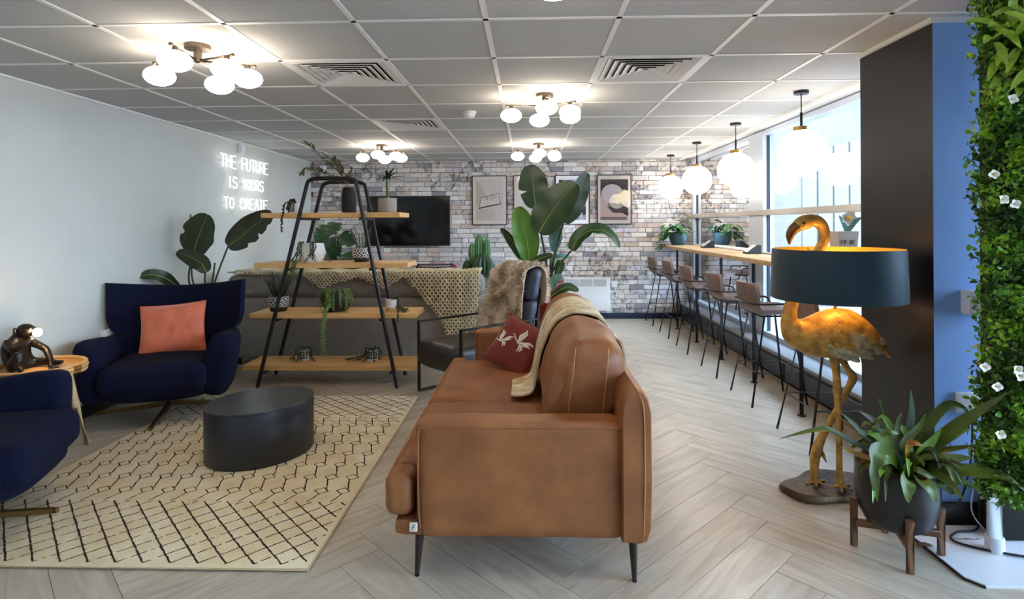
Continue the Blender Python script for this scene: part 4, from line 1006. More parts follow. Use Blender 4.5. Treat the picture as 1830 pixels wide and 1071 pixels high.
# ================================================================== BIG-LEAF PLANTS
STR = mat('bird_of_paradise_leaf', '#2c4a22', .38, var=.2, vscale=6, objrand=.25, col2='#223c20'); STRD = mat('dark_large_leaf', '#27361f', .42, var=.2, vscale=6, objrand=.2)  # second large-leaf green, darker than the first
STRY = mat('young_bright_leaf', '#4f7a1c', .38, var=.2, vscale=6); STRB = mat('blue_green_leaf', '#5f8f8c', .4, var=.2, vscale=6); RIB = mat('leaf_midrib', '#8a9a4a', .5); STEMG = mat('dark_green_stem', '#2f4526', .5)
def px_leaf(t, Y, px, half, m, n=(0, -1, .25), fold=.15, notch=(), dys=None, ripple=.05, prof=None, rib=True, seed=0):
    P = []
    for i, (x, y) in enumerate(px): yy = Y + (dys[i] if dys else 0); P.append(aty(x, y, yy))
    w_ = half * Y / F_PX
    lf = obj('leaf', leaf(B(), P, w_, n, fold, 7, prof, notch, ripple, seed), m, t)
    if rib: obj('midrib', B().tube([p - Vector(n).normalized() * -.003 for p in spline(P, 6)], [max(.001, .005 * (1 - .85 * k / (6 * (len(P)-1)))) for k in range(6 * (len(P)-1) + 1)], 5), RIB, lf)
    return lf
def px_stem(t, pts, r=.009): obj('stem', B().tube(spline([Vector(p) for p in pts], 6), r, 8), STEMG, t)
broad = lambda t: (math.sin(PI * (t * .93 + .05)) ** .6)
YL = 5.12; bx = aty(368, 560, YL).x
tl = thing('bird_of_paradise_plant', 'dark large-leaved plant behind the navy wing chair by the left wall', 'potted plant', (bx, YL, 0))
obj('pot', B().lathe([(.004, .0), (.12, .0), (.15, .3), (.16, .34), (.148, .34), (.14, .3), (.004, .3)], 28, (bx, YL, 0)), mat('grey_planter', '#5c5c58', .7), tl)
bp0 = Vector((bx, YL, .3))
for pts in ([(338, 505), (345, 455)], [(366, 500), (368, 487)], [(386, 498), (409, 437)], [(312, 520), (312, 512)], [(344, 500), (344, 440)], [(380, 500), (384, 470)], [(400, 545), (416, 530)]):
    px_stem(tl, [bp0, bp0 + Vector((0, 0, .25)), aty(*pts[0], YL), aty(*pts[1], YL)], .008)
px_leaf(tl, YL, [(346, 455), (352, 432), (361, 408), (371, 383)], 33, STRD, notch=((.45, -1, .3, .05),), prof=broad)
px_leaf(tl, YL - .05, [(369, 487), (360, 472), (340, 460), (316, 450)], 16, STRD, (0.2, -.8, .5), prof=broad)
px_leaf(tl, YL - .02, [(407, 440), (430, 424), (456, 402), (486, 380)], 24, STRD, (.3, -1, .1), notch=((.4, 1, .5, .04), (.62, 1, .35, .04), (.8, 1, .3, .03)), prof=broad)
px_leaf(tl, YL - .05, [(320, 514), (297, 498), (272, 491), (249, 495)], 11, STRD, (0, -1, .4), prof=broad, dys=(-.1, -.25, -.38, -.44))
px_leaf(tl, YL + .03, [(345, 440), (343, 410), (341, 381)], 3.5, STRD, fold=.9)
px_leaf(tl, YL - .05, [(414, 532), (432, 523), (454, 521)], 6, mat('pale_leaf_back', '#7c8a78', .5), (0, -.4, .9))

YC = 5.45; cx = aty(982, 520, YC).x
tc_ = thing('banana_leaf_plant', 'tall bright banana-leaf plant in the middle before the framed prints', 'potted plant', (cx, YC, 0))
obj('pot', B().lathe([(.004, 0), (.10, 0), (.12, .75), (.125, .82), (.112, .82), (.108, .77), (.004, .77)], 28, (cx, YC, 0)), mat('red_glazed_planter', '#9c2f26', .35), tc_)
obj('soil', B().lathe([(.004, .785), (.108, .785), (.108, .78), (.004, .78)], 20, (cx, YC, 0)), SOIL, tc_)
c0 = Vector((cx, YC, .78))
for a, d in (((957, 369), .05), ((966, 411), -.1), ((946, 463), 0), ((933, 463), .05), ((1008, 395), .1), ((1024, 445), -.05), ((992, 447), .1), ((998, 466), .0), ((986, 528), -.12), ((955, 470), -.1), ((985, 460), .1)):
    e = aty(*a, YC + d); px_stem(tc_, [c0, c0.lerp(e, .4) + Vector((0, 0, .05)), e], .009)
px_leaf(tc_, YC + .05, [(957, 372), (954, 345), (951, 320), (944, 296)], 27, STR, (.1, -1, .2), notch=((.38, -1, .55, .05), (.6, 1, .15, .03)), prof=broad)
px_leaf(tc_, YC - .12, [(963, 416), (980, 388), (1002, 358), (1030, 328)], 34, STR, (-.25, -1, .3), prof=broad, fold=.2)
px_leaf(tc_, YC, [(946, 466), (942, 435), (934, 402), (925, 370)], 23, STRY, (.1, -1, .15), prof=broad, fold=.3)
px_leaf(tc_, YC + .05, [(933, 465), (924, 445), (912, 427), (896, 408)], 9, STR, (-.5, -1, .1), fold=.4, prof=broad)
px_leaf(tc_, YC + .12, [(1008, 398), (1024, 372), (1036, 340), (1048, 308)], 19, STRD, (.5, -1, .1), prof=broad)
px_leaf(tc_, YC - .06, [(1022, 447), (1032, 428), (1052, 414), (1075, 412), (1095, 424), (1107, 443)], 17, STR, (.1, -.7, .7), notch=((.45, 1, .6, .06),), fold=.35, prof=lambda t: (math.sin(PI * (t * .9 + .08)) ** .7) * (1 - .35 * t))
px_leaf(tc_, YC + .1, [(993, 398), (993, 415), (992, 432), (990, 450)], 12, STRB, (0, -1, .1), prof=broad)
px_leaf(tc_, YC, [(1001, 464), (1000, 475), (996, 494)], 9, STR, (.2, -1, 0), prof=broad)
px_leaf(tc_, YC - .12, [(986, 530), (1002, 518), (1018, 514), (1034, 520)], 10, STR, (0, -.7, .7), prof=broad)
px_leaf(tc_, YC - .1, [(950, 470), (968, 462), (988, 455)], 9, STR, (0, -.7, .7), prof=broad)
px_leaf(tc_, YC + .08, [(985, 462), (1003, 458), (1022, 462)], 6, STRB, (0, -.7, .7), prof=broad)
px_leaf(tc_, YC - .13, [(984, 520), (990, 502), (1004, 492)], 8, STRB, (0, -1, .3), prof=broad)

MON = mat('monstera_leaf', '#27452a', .4, var=.2, vscale=7, objrand=.25)
mx = SX(598, 6.75); tm = thing('monstera_plant', 'dark green monstera behind the grey sofa, seen through the shelf', 'potted plant', (mx, 6.75, 0)); rr = random.Random(77)
obj('pot', B().lathe([(.004, 0), (.14, 0), (.17, .36), (.158, .36), (.15, .32), (.004, .32)], 24, (mx, 6.75, 0)), mat('charcoal_planter', '#33343a', .6), tm)
for k, (px_, py_) in enumerate(((584, 408), (600, 400), (574, 425), (612, 420), (590, 432), (570, 450), (602, 448), (618, 455), (584, 465), (640, 462), (596, 480), (615, 478), (575, 485), (630, 488), (560, 468), (606, 492))):
    yy = 6.75 + rr.uniform(-.2, .1); e = aty(px_, py_, yy); b0 = Vector((mx, 6.75, .33)); dr = Vector((rr.uniform(-1, 1), -.4, rr.uniform(-.9, .1))).normalized()
    px_stem(tm, [b0, b0.lerp(e, .6) + Vector((0, 0, .08)), e], .006)
    nt_ = tuple((q, s, .55, .035) for q in (.3, .48, .66) for s in (-1, 1))
    obj('leaf', leaf(B(), [e - dr * .02, e + dr * .1, e + dr * .2], .10, Vector((rr.uniform(-.3, .3), -1, .5)), .2, 12, lambda q: (math.sin(PI * (q * .85 + .12))) ** .7, nt_, .04, k), MON, tm)

# cactus arrangement
CAC = mat('cactus_green', '#4e7a4c', .55, var=.15, vscale=10); CACD = mat('dark_cactus_green', '#2d4a32', .5, var=.2, vscale=10)
kx = SX(853, 7.75); tk = thing('cactus_planter', 'ribbed column and barrel cacti in a tall planter before the brick wall', 'potted plant', (kx, 7.75, 0))
obj('pot', B().lathe([(.004, 0), (.16, 0), (.2, .62), (.21, .68), (.196, .68), (.19, .64), (.004, .64)], 28, (kx, 7.75, 0)), mat('slate_planter', '#494c50', .6), tk)
def ribbed(c, r, z0, z1, n=11, m=CAC, barrel=False):
    b = B(); rg = []
    for i in range(17):
        q = i / 16; z = z0 + (z1 - z0) * q
        s = math.sin(PI * min(1, max(.03, q * .94 + .04))) ** .5 if barrel else (1 if q < .8 else math.sqrt(max(.02, 1 - ((q - .8) / .2) ** 2)))
        rg.append([Vector((c[0] + r * s * (1 + .12 * math.cos(n * 2*PI*k/(n*6))) * math.cos(2*PI*k/(n*6)), c[1] + r * s * (1 + .12 * math.cos(n * 2*PI*k/(n*6))) * math.sin(2*PI*k/(n*6)), z)) for k in range(n * 6)])
    return obj('cactus_stem', b.rings(rg), m, tk)
ribbed((SX(856, 7.75), 7.75), .058, .64, 1.235); ribbed((SX(843, 7.72), 7.72), .04, .64, 1.13); ribbed((SX(870, 7.72), 7.72), .042, .64, 1.19)
ribbed((SX(862, 7.58), 7.58), .13, .68, .98, 14, CACD, True); ribbed((SX(834, 7.62), 7.62), .055, .66, .9, 10, CACD, True); ribbed((SX(877, 7.62), 7.62), .06, .66, .88, 10, CACD, True)

# ================================================================== GREY SOFA, KNIT THROW
GREY = mat('grey_tweed', '#a8a29a', .95, vscale=90, bump=.35, bscale=260, col2='#87827d')
GREYD = mat('grey_tweed_dark', '#98938c', .95, vscale=90, bump=.3, bscale=260, col2='#7d7874')
gs = thing('grey_sofa', 'long grey tweed sofa seen from behind the plant shelf', 'sofa', (-1.7, 6.0, 0))
obj('back_panel', soft(-2.98, -.44, 5.56, 5.8, .06, .665, .05, .004, n=20), GREY, gs)
obj('back_roll', soft(-2.98, -.44, 5.55, 5.85, .655, .90, .09, .008, n=20), GREYD, gs)
obj('seat', soft(-2.95, -.46, 5.8, 6.45, .1, .43, .06, .004), GREY, gs)
for x in (-2.98, -.66): obj('arm', soft(x, x + .22, 5.7, 6.45, .07, .6, .05, .004), GREY, gs)
for x in (-2.88, -.55):
    for y in (5.64, 6.38): obj('leg', B().tube([(x, y, 0), (x, y, .08)], .022, 10), BLACKM, gs)
KNIT = mat('mustard_chunky_knit', '#d8caa6', .9, var=.15, vscale=40, bump=.4, bscale=150); KCR = mat('cream_crochet', '#c9bd9e', .9, var=.15, vscale=40, bump=.4, bscale=150)
def interp(tab, x):
    if x <= tab[0][0]: return tab[0][1]
    for (a, c), (d, e) in zip(tab, tab[1:]):
        if x <= d: return c + (e - c) * (x - a) / (d - a)
    return tab[-1][1]
def knit(x0, x1, bottom, sx, sz, r, lay=.0, zt=.912, back=.2):
    """honeycomb of interlocking wavy yarns; s = arc length over the sofa top then down its back"""
    b = B(); rows = int((back + .75) / sz)
    def place(x, s):
        yf = 5.53 - lay; w_ = .012 * nz((x * 5, s * 4, 2)) + .010 * math.sin(x * 22 + s * 3)
        if s < back: return Vector((x, yf + .03 + (back - s), zt + .012 - .01 * math.cos((back - s) * 8) + w_ * .6))
        q = s - back
        if q < .06: return Vector((x, yf + .03 * (1 - q / .06) ** 2 + w_ * .3 - .008 * (q / .06), zt + .006 - q * .8))
        return Vector((x, yf - .008 - abs(w_), zt + .018 - q))
    for j in range(rows):
        s = j * sz; run = []
        n = int((x1 - x0) / (sx / 4))
        for i in range(n + 1):
            x = x0 + i * sx / 4; ph = i % 4; off = (0, 1, 0, -1)[ph] * sz * .52 * (1 if j % 2 else -1)
            ok = s + abs(off) < back + (zt - interp(bottom, x))
            if ok: p = place(x, s + off); p.y -= .004 * (1 if ph in (0, 2) else -1); run.append(p)
            if (not ok or i == n):
                if len(run) > 3: b.tube(run, r, 5)
                run = []
    return b
zb = lambda p, y: (aty(p, y, 5.53).x, aty(p, y, 5.53).z)
kt = thing('knit_throw', 'chunky mustard knitted throw hanging over the grey sofa back', 'throw', (-1.2, 5.53, .9))
obj('knit', knit(aty(716, 500, 5.53).x, aty(858, 500, 5.53).x, [zb(716, 496), zb(740, 520), zb(770, 556), zb(792, 585), zb(803, 622), zb(842, 624), zb(850, 585), zb(858, 520)], .042, .029, .0098), KNIT, kt)
obj('gathered_band', knit(aty(540, 500, 5.53).x, aty(720, 500, 5.53).x, [zb(540, 497), zb(560, 510), zb(575, 521), zb(600, 512), zb(640, 500), zb(668, 512), zb(690, 521), zb(705, 510), zb(720, 500)], .036, .021, .0072, .006), KNIT, kt)
obj('crochet_end', knit(-2.95, aty(545, 500, 5.53).x, [(-2.95, .885), zb(450, 495), zb(545, 497)], .034, .02, .0065), KCR, kt)

# red chair with a patterned cushion
RC = mat('dark_red_fabric', '#8a1f2b', .8, var=.1, vscale=30); rx, ry = SX(772, 7.3), 7.3
rc = thing('red_armchair', 'dark red armchair half hidden behind the grey sofa', 'armchair', (rx, ry, 0))
obj('backrest', soft(rx - .27, rx + .27, ry + .22, ry + .34, .35, .855, .05, .003, n=12), RC, rc); obj('seat_cushion', soft(rx - .26, rx + .26, ry - .3, ry + .22, .3, .44, .04, .003, n=10), RC, rc)
for s in (-1, 1): obj('arm', soft(rx + s * .3 - .04, rx + s * .3 + .04, ry - .3, ry + .3, .2, .6, .03, .002, n=8), RC, rc)
for sx in (-1, 1):
    for sy in (-1, 1): obj('leg', B().tube([(rx + sx * .26, ry + sy * .26, 0), (rx + sx * .23, ry + sy * .23, .3)], .014, 8), DKW, rc)
def zig(t, S):
    wm = mat('white_zigzag_print', '#d8d4d6', .8)
    for r_ in range(9):
        b = B(); v = -.85 + r_ * .21
        pts = [S(-.9 + k * .1, v + (.07 if k % 2 else -.02), 1, .002) for k in range(19)]
        b.tube(pts, .0045, 4); obj('zigzag_stripe', b, wm, t)
pillow('zigzag_cushion', 'black and white zigzag cushion on the dark red armchair', (rx + .0, ry + .13, .66), .46, .42, .12, facing((0, -.95, .3)), mat('charcoal_print_fabric', '#2e2d33', .9), emblem=zig)

# ================================================================== METAL-FRAMED ARMCHAIR WITH SHEEPSKIN
DLEA = mat('dark_brown_leather', '#2f2823', .42, var=.2, vscale=8, bump=.1, bscale=40); SLATE = mat('slate_blue_leather', '#2f3446', .5, var=.15, vscale=8, bump=.1, bscale=40); FRM = mat('gunmetal_flat_bar', '#2b2724', .38, .6)
AC, AR = Vector((-.40, 4.785, 0)), math.radians(-47)
ac = thing('metal_frame_armchair', 'low armchair with black metal loop arms and dark leather seat', 'armchair', AC, AR, local=True)
for s in (-1, 1):
    b = B(); x0 = s * .292
    lp = [(-.42, .0), (-.42, .585), (.36, .585), (.36, .0)]
    for (y0, z0), (y1, z1) in zip(lp, lp[1:] + lp[:1]):
        if z0 == z1: b.rbox(x0 - .017, x0 + .017, y0 - .008 if y0 < y1 else y1 - .008, (y1 if y0 < y1 else y0) + .008, z0 - (.016 if z0 else 0), z0 + (.0 if z0 else .016), .003, 1)
        else: b.rbox(x0 - .017, x0 + .017, y0 - .008, y0 + .008, 0, .585, .003, 1)
    obj('arm_frame', b, FRM, ac)
obj('cross_bar', B().rbox(-.3, .3, -.2, -.17, .2, .22, .003, 1).rbox(-.3, .3, .25, .28, .2, .22, .003, 1), FRM, ac)
obj('seat_cushion', soft(-.268, .268, -.47, .27, .225, .43, .06, .005, crown=.015, n=14), DLEA, ac)
def tilt_block(z0, z1, y, nm):
    s = soft(-.275, .285, y - .065, y + .065, z0, z1, .06, .005, n=12); s.v = [(p[0], p[1] + (p[2] - .45) * .22, p[2]) for p in s.v]; return obj(nm, s, SLATE, ac)
tilt_block(.44, .735, .29, 'back_cushion'); tilt_block(.72, 1.0, .29, 'back_cushion')
for s in (-1, 1): obj('back_post', B().rbox(s * .2 - .012, s * .2 + .012, .36, .375, .2, .95, .003, 1, M=Matrix.Translation((0, .0, .2)) @ Matrix.Rotation(-.2, 4, 'X') @ Matrix.Translation((0, -.0, -.2))), FRM, ac)
fur = thing('sheepskin', 'shaggy brown sheepskin draped over the metal-framed armchair back', 'sheepskin', AC, AR, local=True)
FP = spline([(q[0], q[1] + .05, q[2]) for q in [(0, -.02, .455), (0, .10, .475), (0, .155, .56), (0, .185, .72), (0, .22, .88), (0, .255, .97), (0, .34, 1.015), (0, .42, .98), (0, .44, .85), (0, .43, .7)]], 6); nF = len(FP)
def fs(u, v):
    i = u * (nF - 1); a = FP[int(i)].lerp(FP[min(int(i)+1, nF-1)], i - int(i)); wd = .235 + .025 * math.sin(u * 9) - (.04 if u < .1 else 0)
    xc = .0 + .07 * u if u < .55 else .06
    return Vector((xc + (v - .5) * 2 * wd * (1 if u < .55 else .85), a.y - .012 * (1 if u < .6 else -1), a.z + (.008 if .5 < u < .75 else 0)))
def fn_(u, v):
    e = .01; a = fs(min(1, u + e), v) - fs(max(0, u - e), v); c = fs(u, min(1, v + e)) - fs(u, max(0, v - e)); return c.cross(a).normalized()
g1 = [[fs(i/29, j/11) for j in range(12)] for i in range(30)]; g2 = [[fs(i/29, j/11) - fn_(i/29, j/11) * .008 for j in range(12)] for i in range(30)]
obj('hide', B().rings([g1[i] + g2[i][::-1] for i in range(30)]), mat('sheepskin_hide', '#c4ad93', .95), fur)
hb = B(); hc = []; rr = random.Random(4); tn = [lin(c) for c in ('#f0e0ca', '#e6d2b8', '#d2b898', '#f6ecdd', '#b89a7c', '#f0e2cf')]
sgn = 1 if fn_(.35, .5).y < 0 else -1
for k in range(21000):
    u, v = rr.random(), rr.random(); p = fs(u, v); n_ = fn_(u, v) * sgn
    if u > .62: n_ = n_
    ed = Vector((0, 0, -1)) * .5 + Vector((nz((p.x*9, p.z*9, 1)), nz((p.x*9, p.z*9, 5)), nz((p.x*9, p.z*9, 9)))) * 2.2
    if v < .08: ed += Vector((-1, 0, 0))
    if v > .92: ed += Vector((1, 0, 0))
    d = (n_ * .9 + ed * .75 + Vector((rr.gauss(0, .25), rr.gauss(0, .25), rr.gauss(0, .25)))).normalized(); l = rr.uniform(.024, .042); s = d.cross(n_); s = s.normalized() if s.length > 1e-3 else Vector((1, 0, 0))
    q = p + n_ * .012 + d * l * .5; e = q + (d + Vector((0, 0, -.5)) + s * rr.uniform(-.5, .5)).normalized() * l * .5; w_ = .0019
    hb.add([p - s*w_, p + s*w_, q + s*w_, q - s*w_, e], [(0, 1, 2, 3), (3, 2, 4)]); cl = tn[int((nz((p.x*7, p.z*7, 3)) * .5 + .5 + rr.uniform(-.25, .25)) * 5.99) % 6]; hc += [cl, cl]
me = bpy.data.meshes.new('wool'); me.from_pydata(hb.v, [], hb.f); me.update(); at = me.color_attributes.new('tint', 'FLOAT_COLOR', 'CORNER')
for p in me.polygons:
    for li in p.loop_indices: at.data[li].color = hc[p.index]
wm_ = bpy.data.materials.new('sheep_wool'); wm_.use_nodes = True; a_ = wm_.node_tree.nodes.new('ShaderNodeAttribute'); a_.attribute_name = 'tint'
wm_.node_tree.links.new(a_.outputs['Color'], wm_.node_tree.nodes['Principled BSDF'].inputs['Base Color']); wm_.node_tree.nodes['Principled BSDF'].inputs['Roughness'].default_value = .8
me.materials.append(wm_); o = bpy.data.objects.new('wool', me); COL.objects.link(o); o.parent = fur; o['kind'] = 'stuff'

# ================================================================== BAR, STOOLS
bt = thing('bar_table', 'long pale oak bar counter along the window', 'bar table', (2.13, 5.8, 0))
obj('top', B().rbox(1.885, 2.33, 3.3, YB - .01, 1.03, 1.07, .004, 2), OAK, bt)
obj('back_ledge', B().rbox(2.29, 2.33, 3.3, YB - .01, 1.07, 1.085, .003, 1), mat('pale_ledge', '#c9c3b8', .5), bt)
for y in (4.14, 5.0, 5.83, 6.68, 7.54):
    lg = obj('leg', B().tube([(1.93, y, .006), (1.93, y, 1.03)], .014, 12), BLACK, bt)
    obj('foot_disc', B().lathe([(.03, .0), (.03, .006), (.015, .009)], 16, (1.93, y, 0)), BLACK, lg)
TAUP = mat('taupe_leather', '#77625b', .5, var=.15, vscale=12, bump=.1, bscale=60, objrand=.06)
def stool():
    t = thing('bar_stool', '', 'bar stool', local=True, group='taupe bar stools along the window bar')
    pr = [(.2, .655), (.175, .683), (.1, .69), (0, .683), (-.09, .682), (-.155, .70), (-.192, .75), (-.205, .82), (-.212, .88), (-.214, .915)]; hw = [.17, .19, .2, .205, .205, .205, .2, .195, .185, .155]
    P = spline([(x, 0, z) for x, z in pr], 3); n = len(P); top, bot = [], []
    for i, p in enumerate(P):
        q = i / (n - 1) * 9; h = interp(list(enumerate(hw)), q); d = (P[min(i+1, n-1)] - P[max(i-1, 0)]).normalized(); nn = Vector((-d.z, 0, d.x)) * -1
        if nn.z < 0 and q < 4: nn = -nn
        r1, r2 = [], []
        for k in range(13):
            v = -1 + k / 6; s = min(1, max(0, (q - 4) / 3)); o_ = Vector((p.x + .055 * s * abs(v) ** 2.4, v * h, p.z + .025 * (1 - s) * abs(v) ** 3))
            r1.append(o_ + Vector((.014 * s, 0, .014 * (1 - s)))); r2.append(o_ - Vector((.014 * s, 0, .016 * (1 - s))))
        top.append(r1); bot.append(r2)
    obj('seat_shell', B().rings([top[i] + bot[i][::-1] for i in range(n)]), TAUP, t, angle=50)
    for sy in (-1, 1):
        obj('leg', B().tube([(-.215, sy * .225, 0), (-.09, sy * .15, .672)], .0085, 8), BLACK, t); obj('leg', B().tube([(.2, sy * .205, 0), (.11, sy * .15, .672)], .0085, 8), BLACK, t)
        obj('arm', B().tube(spline([(-.195, sy * .205, .765), (-.1, sy * .225, .765), (.03, sy * .235, .77), (.09, sy * .22, .755), (.1, sy * .19, .70), (.09, sy * .15, .672)], 5), .0075, 8), BLACK, t)
        obj('side_stretcher', B().tube([(-.215 + .125 * .37, sy * (.225 - .075 * .37), .25), (.2 - .09 * .37, sy * (.205 - .055 * .37), .25)], .0065, 8), BLACK, t)
    obj('back_stretcher', B().tube([(-.169, -.197, .25), (-.169, .197, .25)], .0065, 8), BLACK, t); obj('foot_rest', B().tube([(.167, -.185, .25), (.167, .185, .25)], .0065, 8), BLACK, t)
    obj('seat_frame', B().tube([(-.12, -.16, .668), (.13, -.16, .668), (.13, .16, .668), (-.12, .16, .668)], .0075, 8, loop=True), BLACK, t)
    obj('back_hoop', B().tube(spline([(-.195, -.205, .765), (-.222, -.12, .765), (-.228, 0, .765), (-.222, .12, .765), (-.195, .205, .765)], 4), .0075, 8), BLACK, t)
    return t
s0 = stool(); s0.location = (1.865, 4.54, 0); s0['label'] = 'taupe bar stool just left of the flamingo lamp shade'
for y, l in ((3.66, 'taupe bar stool mostly hidden behind the flamingo lamp'), (5.35, 'taupe bar stool second to the left of the flamingo lamp shade'), (6.28, 'taupe bar stool in the middle of the row'),
             (7.10, 'taupe bar stool second from the brick wall'), (7.96, 'farthest taupe bar stool against the brick wall')): dup(s0, (1.865, y, 0), 0, l)
def power_box(y, label):
    t = thing('power_box', label, 'socket box', (2.18, y, 1.07), group='wedge power boxes on the bar')
    fn = lambda a, b_, d: Vector((2.12 + a, d, 1.0702 + b_))
    obj('housing', B().prism([(0, 0), (.13, 0), (.13, .085), (.1, .09), (0, .012)], fn, y - .07, y + .07), BLACKM, t, smooth=False)
    obj('face_plate', B().prism([(.004, .0185), (.096, .0885), (.098, .0865), (.006, .0165)], lambda a, b_, d: fn(a, b_ - .0, d) + Vector((-.003, 0, .001)), y - .055, y + .055), mat('steel_face_plate', '#b9bcc2', .35, .5), t, smooth=False)
power_box(5.7, 'wedge-shaped power box on the bar nearer the flamingo lamp'); power_box(7.1, 'wedge-shaped power box on the bar nearer the brick wall')
px0 = Vector((2.09, 8.12, 1.0705)); POTH = mat('pothos_leaf', '#2f6a33', .4, var=.25, vscale=14, objrand=.25)
t, c, h = pot('pothos_pot_plant', 'bushy trailing pothos in a dark teal bowl on the far bar end', px0, [(.075, 0), (.10, .03), (.12, .1), (.122, .17)], mat('dark_teal_bowl', '#2c4a55', .35))
lm = mesh_of('leaf', leaf(B(), [(0, 0, 0), (0, .045, .006), (0, .10, -.012)], .034, n=3, fold=.2, prof=lambda q: math.sin(PI * (q * .88 + .1)) ** .8), POTH); rr = random.Random(9)
for k in range(85):
    if k < 58: a = rr.uniform(0, 6.28); el = rr.uniform(.0, 1.3); r_ = rr.uniform(.08, .2); p = c + Vector((math.cos(a) * math.cos(el) * r_ - .03, min(.16, math.sin(a) * math.cos(el) * r_), h - .01 + math.sin(el) * r_))
    else: q = rr.random(); p = c + Vector((-.14 - .11 * q + rr.uniform(-.05, .05), -.04 + rr.uniform(-.08, .06), h - .02 - .20 * q)); a = rr.uniform(2.2, 4)
    d = Vector((math.cos(a), math.sin(a) - .3, rr.uniform(-.8, .4))); s, u = fr(d)
    if u.z < 0: s, u = -s, -u
    put('leaf', lm, Matrix.Translation(p - c) @ basis(s, d.normalized(), u, Vector((0, 0, 0))) @ Matrix.Scale(rr.uniform(.7, 1.15), 4), t)
for k in range(4): strand(t, [c + Vector((-.05, 0, h)), c + Vector((-.13, -.03, h + .0)), c + Vector((-.17 - .015*k, -.04, h - .1)), c + Vector((-.2, -.04 - .02*k, h - .2))], STEMG, .003, .02, .002, k, 'vine')
t = thing('flower_planter', 'beige lettered planter with a white flower on the bar by the column', 'potted plant', (2.18, 4.05, 1.07)); c = Vector((2.18, 4.05, 1.0705))
bg_ = mat('beige_card_planter', '#b3aaa0', .8); rg = []
for z, s in ((0, .052), (.12, .06), (.24, .068)): rg.append([c + Vector((x, y, z)) for x, y in ((-s, -s), (s, -s), (s, s), (-s, s))])
obj('pot', B().rings(rg), bg_, t, smooth=False); b = B()
for i, ch in enumerate('FR XE'):
    if ch == ' ': continue
    for st in FONT[ch]: b.tube([(c.x - .05 + (i + u * .7) * .02, c.y - .0655, c.z + .15 + v * .03) for u, v in st], .0018, 4)
obj('lettering', b, BLACKM, t)
for k in range(7):
    a = k * .9; p0 = c + Vector((.03, 0, .33)); obj('petal', leaf(B(), [p0, p0 + Vector((math.cos(a) * .03, -.01, math.sin(a) * .03)), p0 + Vector((math.cos(a) * .055, -.02, math.sin(a) * .055))], .022, (0, -1, 0), n=3), mat('white_petal', '#ece8e0', .6), t)
obj('flower_eye', B().ball(c + Vector((.03, -.015, .33)), .018, n=10, m=8), mat('yellow_stamen', '#c9a83a', .7), t)
for k in range(6):
    p0 = c + Vector((.02, 0, .22)); e = p0 + Vector((rr.uniform(-.05, .09), rr.uniform(-.05, .05), rr.uniform(.06, .16))); obj('leaf', leaf(B(), [p0, p0.lerp(e, .5) + Vector((0, 0, .02)), e], .016, (0, -1, .4), n=3), mat('blue_green_leaf', '#5f8f8c', .4), t)

# ================================================================== FLAMINGO LAMP
YF = 2.93
GOLD = mat('antique_gold_leaf', '#d2aa55', .48, .25, vscale=22, bump=.35, bscale=70, col2='#96713a'); SILV2 = mat('worn_silver_gilt', '#cfc5a2', .45, .2, vscale=25, bump=.4, bscale=60, col2='#9c8f6c')
GOLDF = mat('bright_gold_feather', '#dcb258', .48, .25, vscale=30, bump=.3, bscale=90, col2='#a9803c')
fp = lambda x, y, dy=0: aty(x, y, YF + dy)
fl = thing('flamingo_lamp', 'gold standing flamingo floor lamp with a teal drum shade', 'floor lamp', (1.5, YF, 0)); K = YF / F_PX
secs = [(1404, 590, 6), (1410, 590, 15), (1420, 594, 25), (1434, 601, 30), (1452, 600, 36), (1475, 597, 42), (1500, 595, 44), (1524, 595, 39), (1545, 600, 29), (1562, 608, 19), (1578, 621, 10), (1588, 634, 5), (1592, 639, 2)]
rg = []
for x, y, h in secs:
    c = fp(x, y); dp = h * K * (.85 if x < 1545 else 1.1); rg.append([c + Vector((0, dp * math.cos(2*PI*k/24), h * K * math.sin(2*PI*k/24))) for k in range(24)])
R2 = []
for j in range(24): R2.append(spline([r[j] for r in rg], 4))
obj('body', B().rings([[R2[j][i] for j in range(24)] for i in range(len(R2[0]))]), GOLD, fl, angle=80)
nk = [(1446, 604, 10), (1430, 605, 19), (1418, 598, 18.5), (1411, 580, 15), (1411, 560, 12.5), (1416, 540, 11), (1428, 512, 10.5), (1444, 482, 10), (1458, 458, 9.5), (1468, 440, 9), (1473, 424, 9), (1471, 408, 9.5), (1462, 397, 10.5), (1450, 394, 11.5), (1439, 397, 13), (1430, 401, 12), (1423, 405, 9.5)]
obj('neck', B().tube(spline([fp(x, y) for x, y, r in nk], 5), [v.x * K for v in spline([(r, 0, 0) for x, y, r in nk], 5)], 14), GOLD, fl, angle=80)
bk_ = [(1431, 400, 11), (1424, 405, 10), (1417, 411, 9), (1412.5, 419, 7.5), (1411, 428, 5), (1411, 437, 1.5)]
bo = obj('beak', B().tube(spline([fp(x, y) for x, y, r in bk_], 5), [v.x * K for v in spline([(r, 0, 0) for x, y, r in bk_], 5)], 12), mat('dark_gold_beak', '#6e5128', .4, .5, var=.3, vscale=30), fl, angle=80)
obj('beak_line', B().tube(spline([fp(1430, 406, -.028), fp(1420, 413, -.025), fp(1413, 426, -.017)], 4), .0016, 5), BLACKM, bo)
for s in (-1, 1): obj('eye', B().ball(fp(1437, 399, s * .034), .007, n=10, m=8), mat('dark_bead_eye', '#2a1d10', .3), fl)
lA = [(1488, 628, 11), (1491, 642, 8.5), (1494, 662, 6.5), (1496, 690, 6.5), (1496.5, 700, 7.5), (1497, 712, 5.8), (1499, 770, 5), (1500, 830, 5), (1501, 868, 6)]
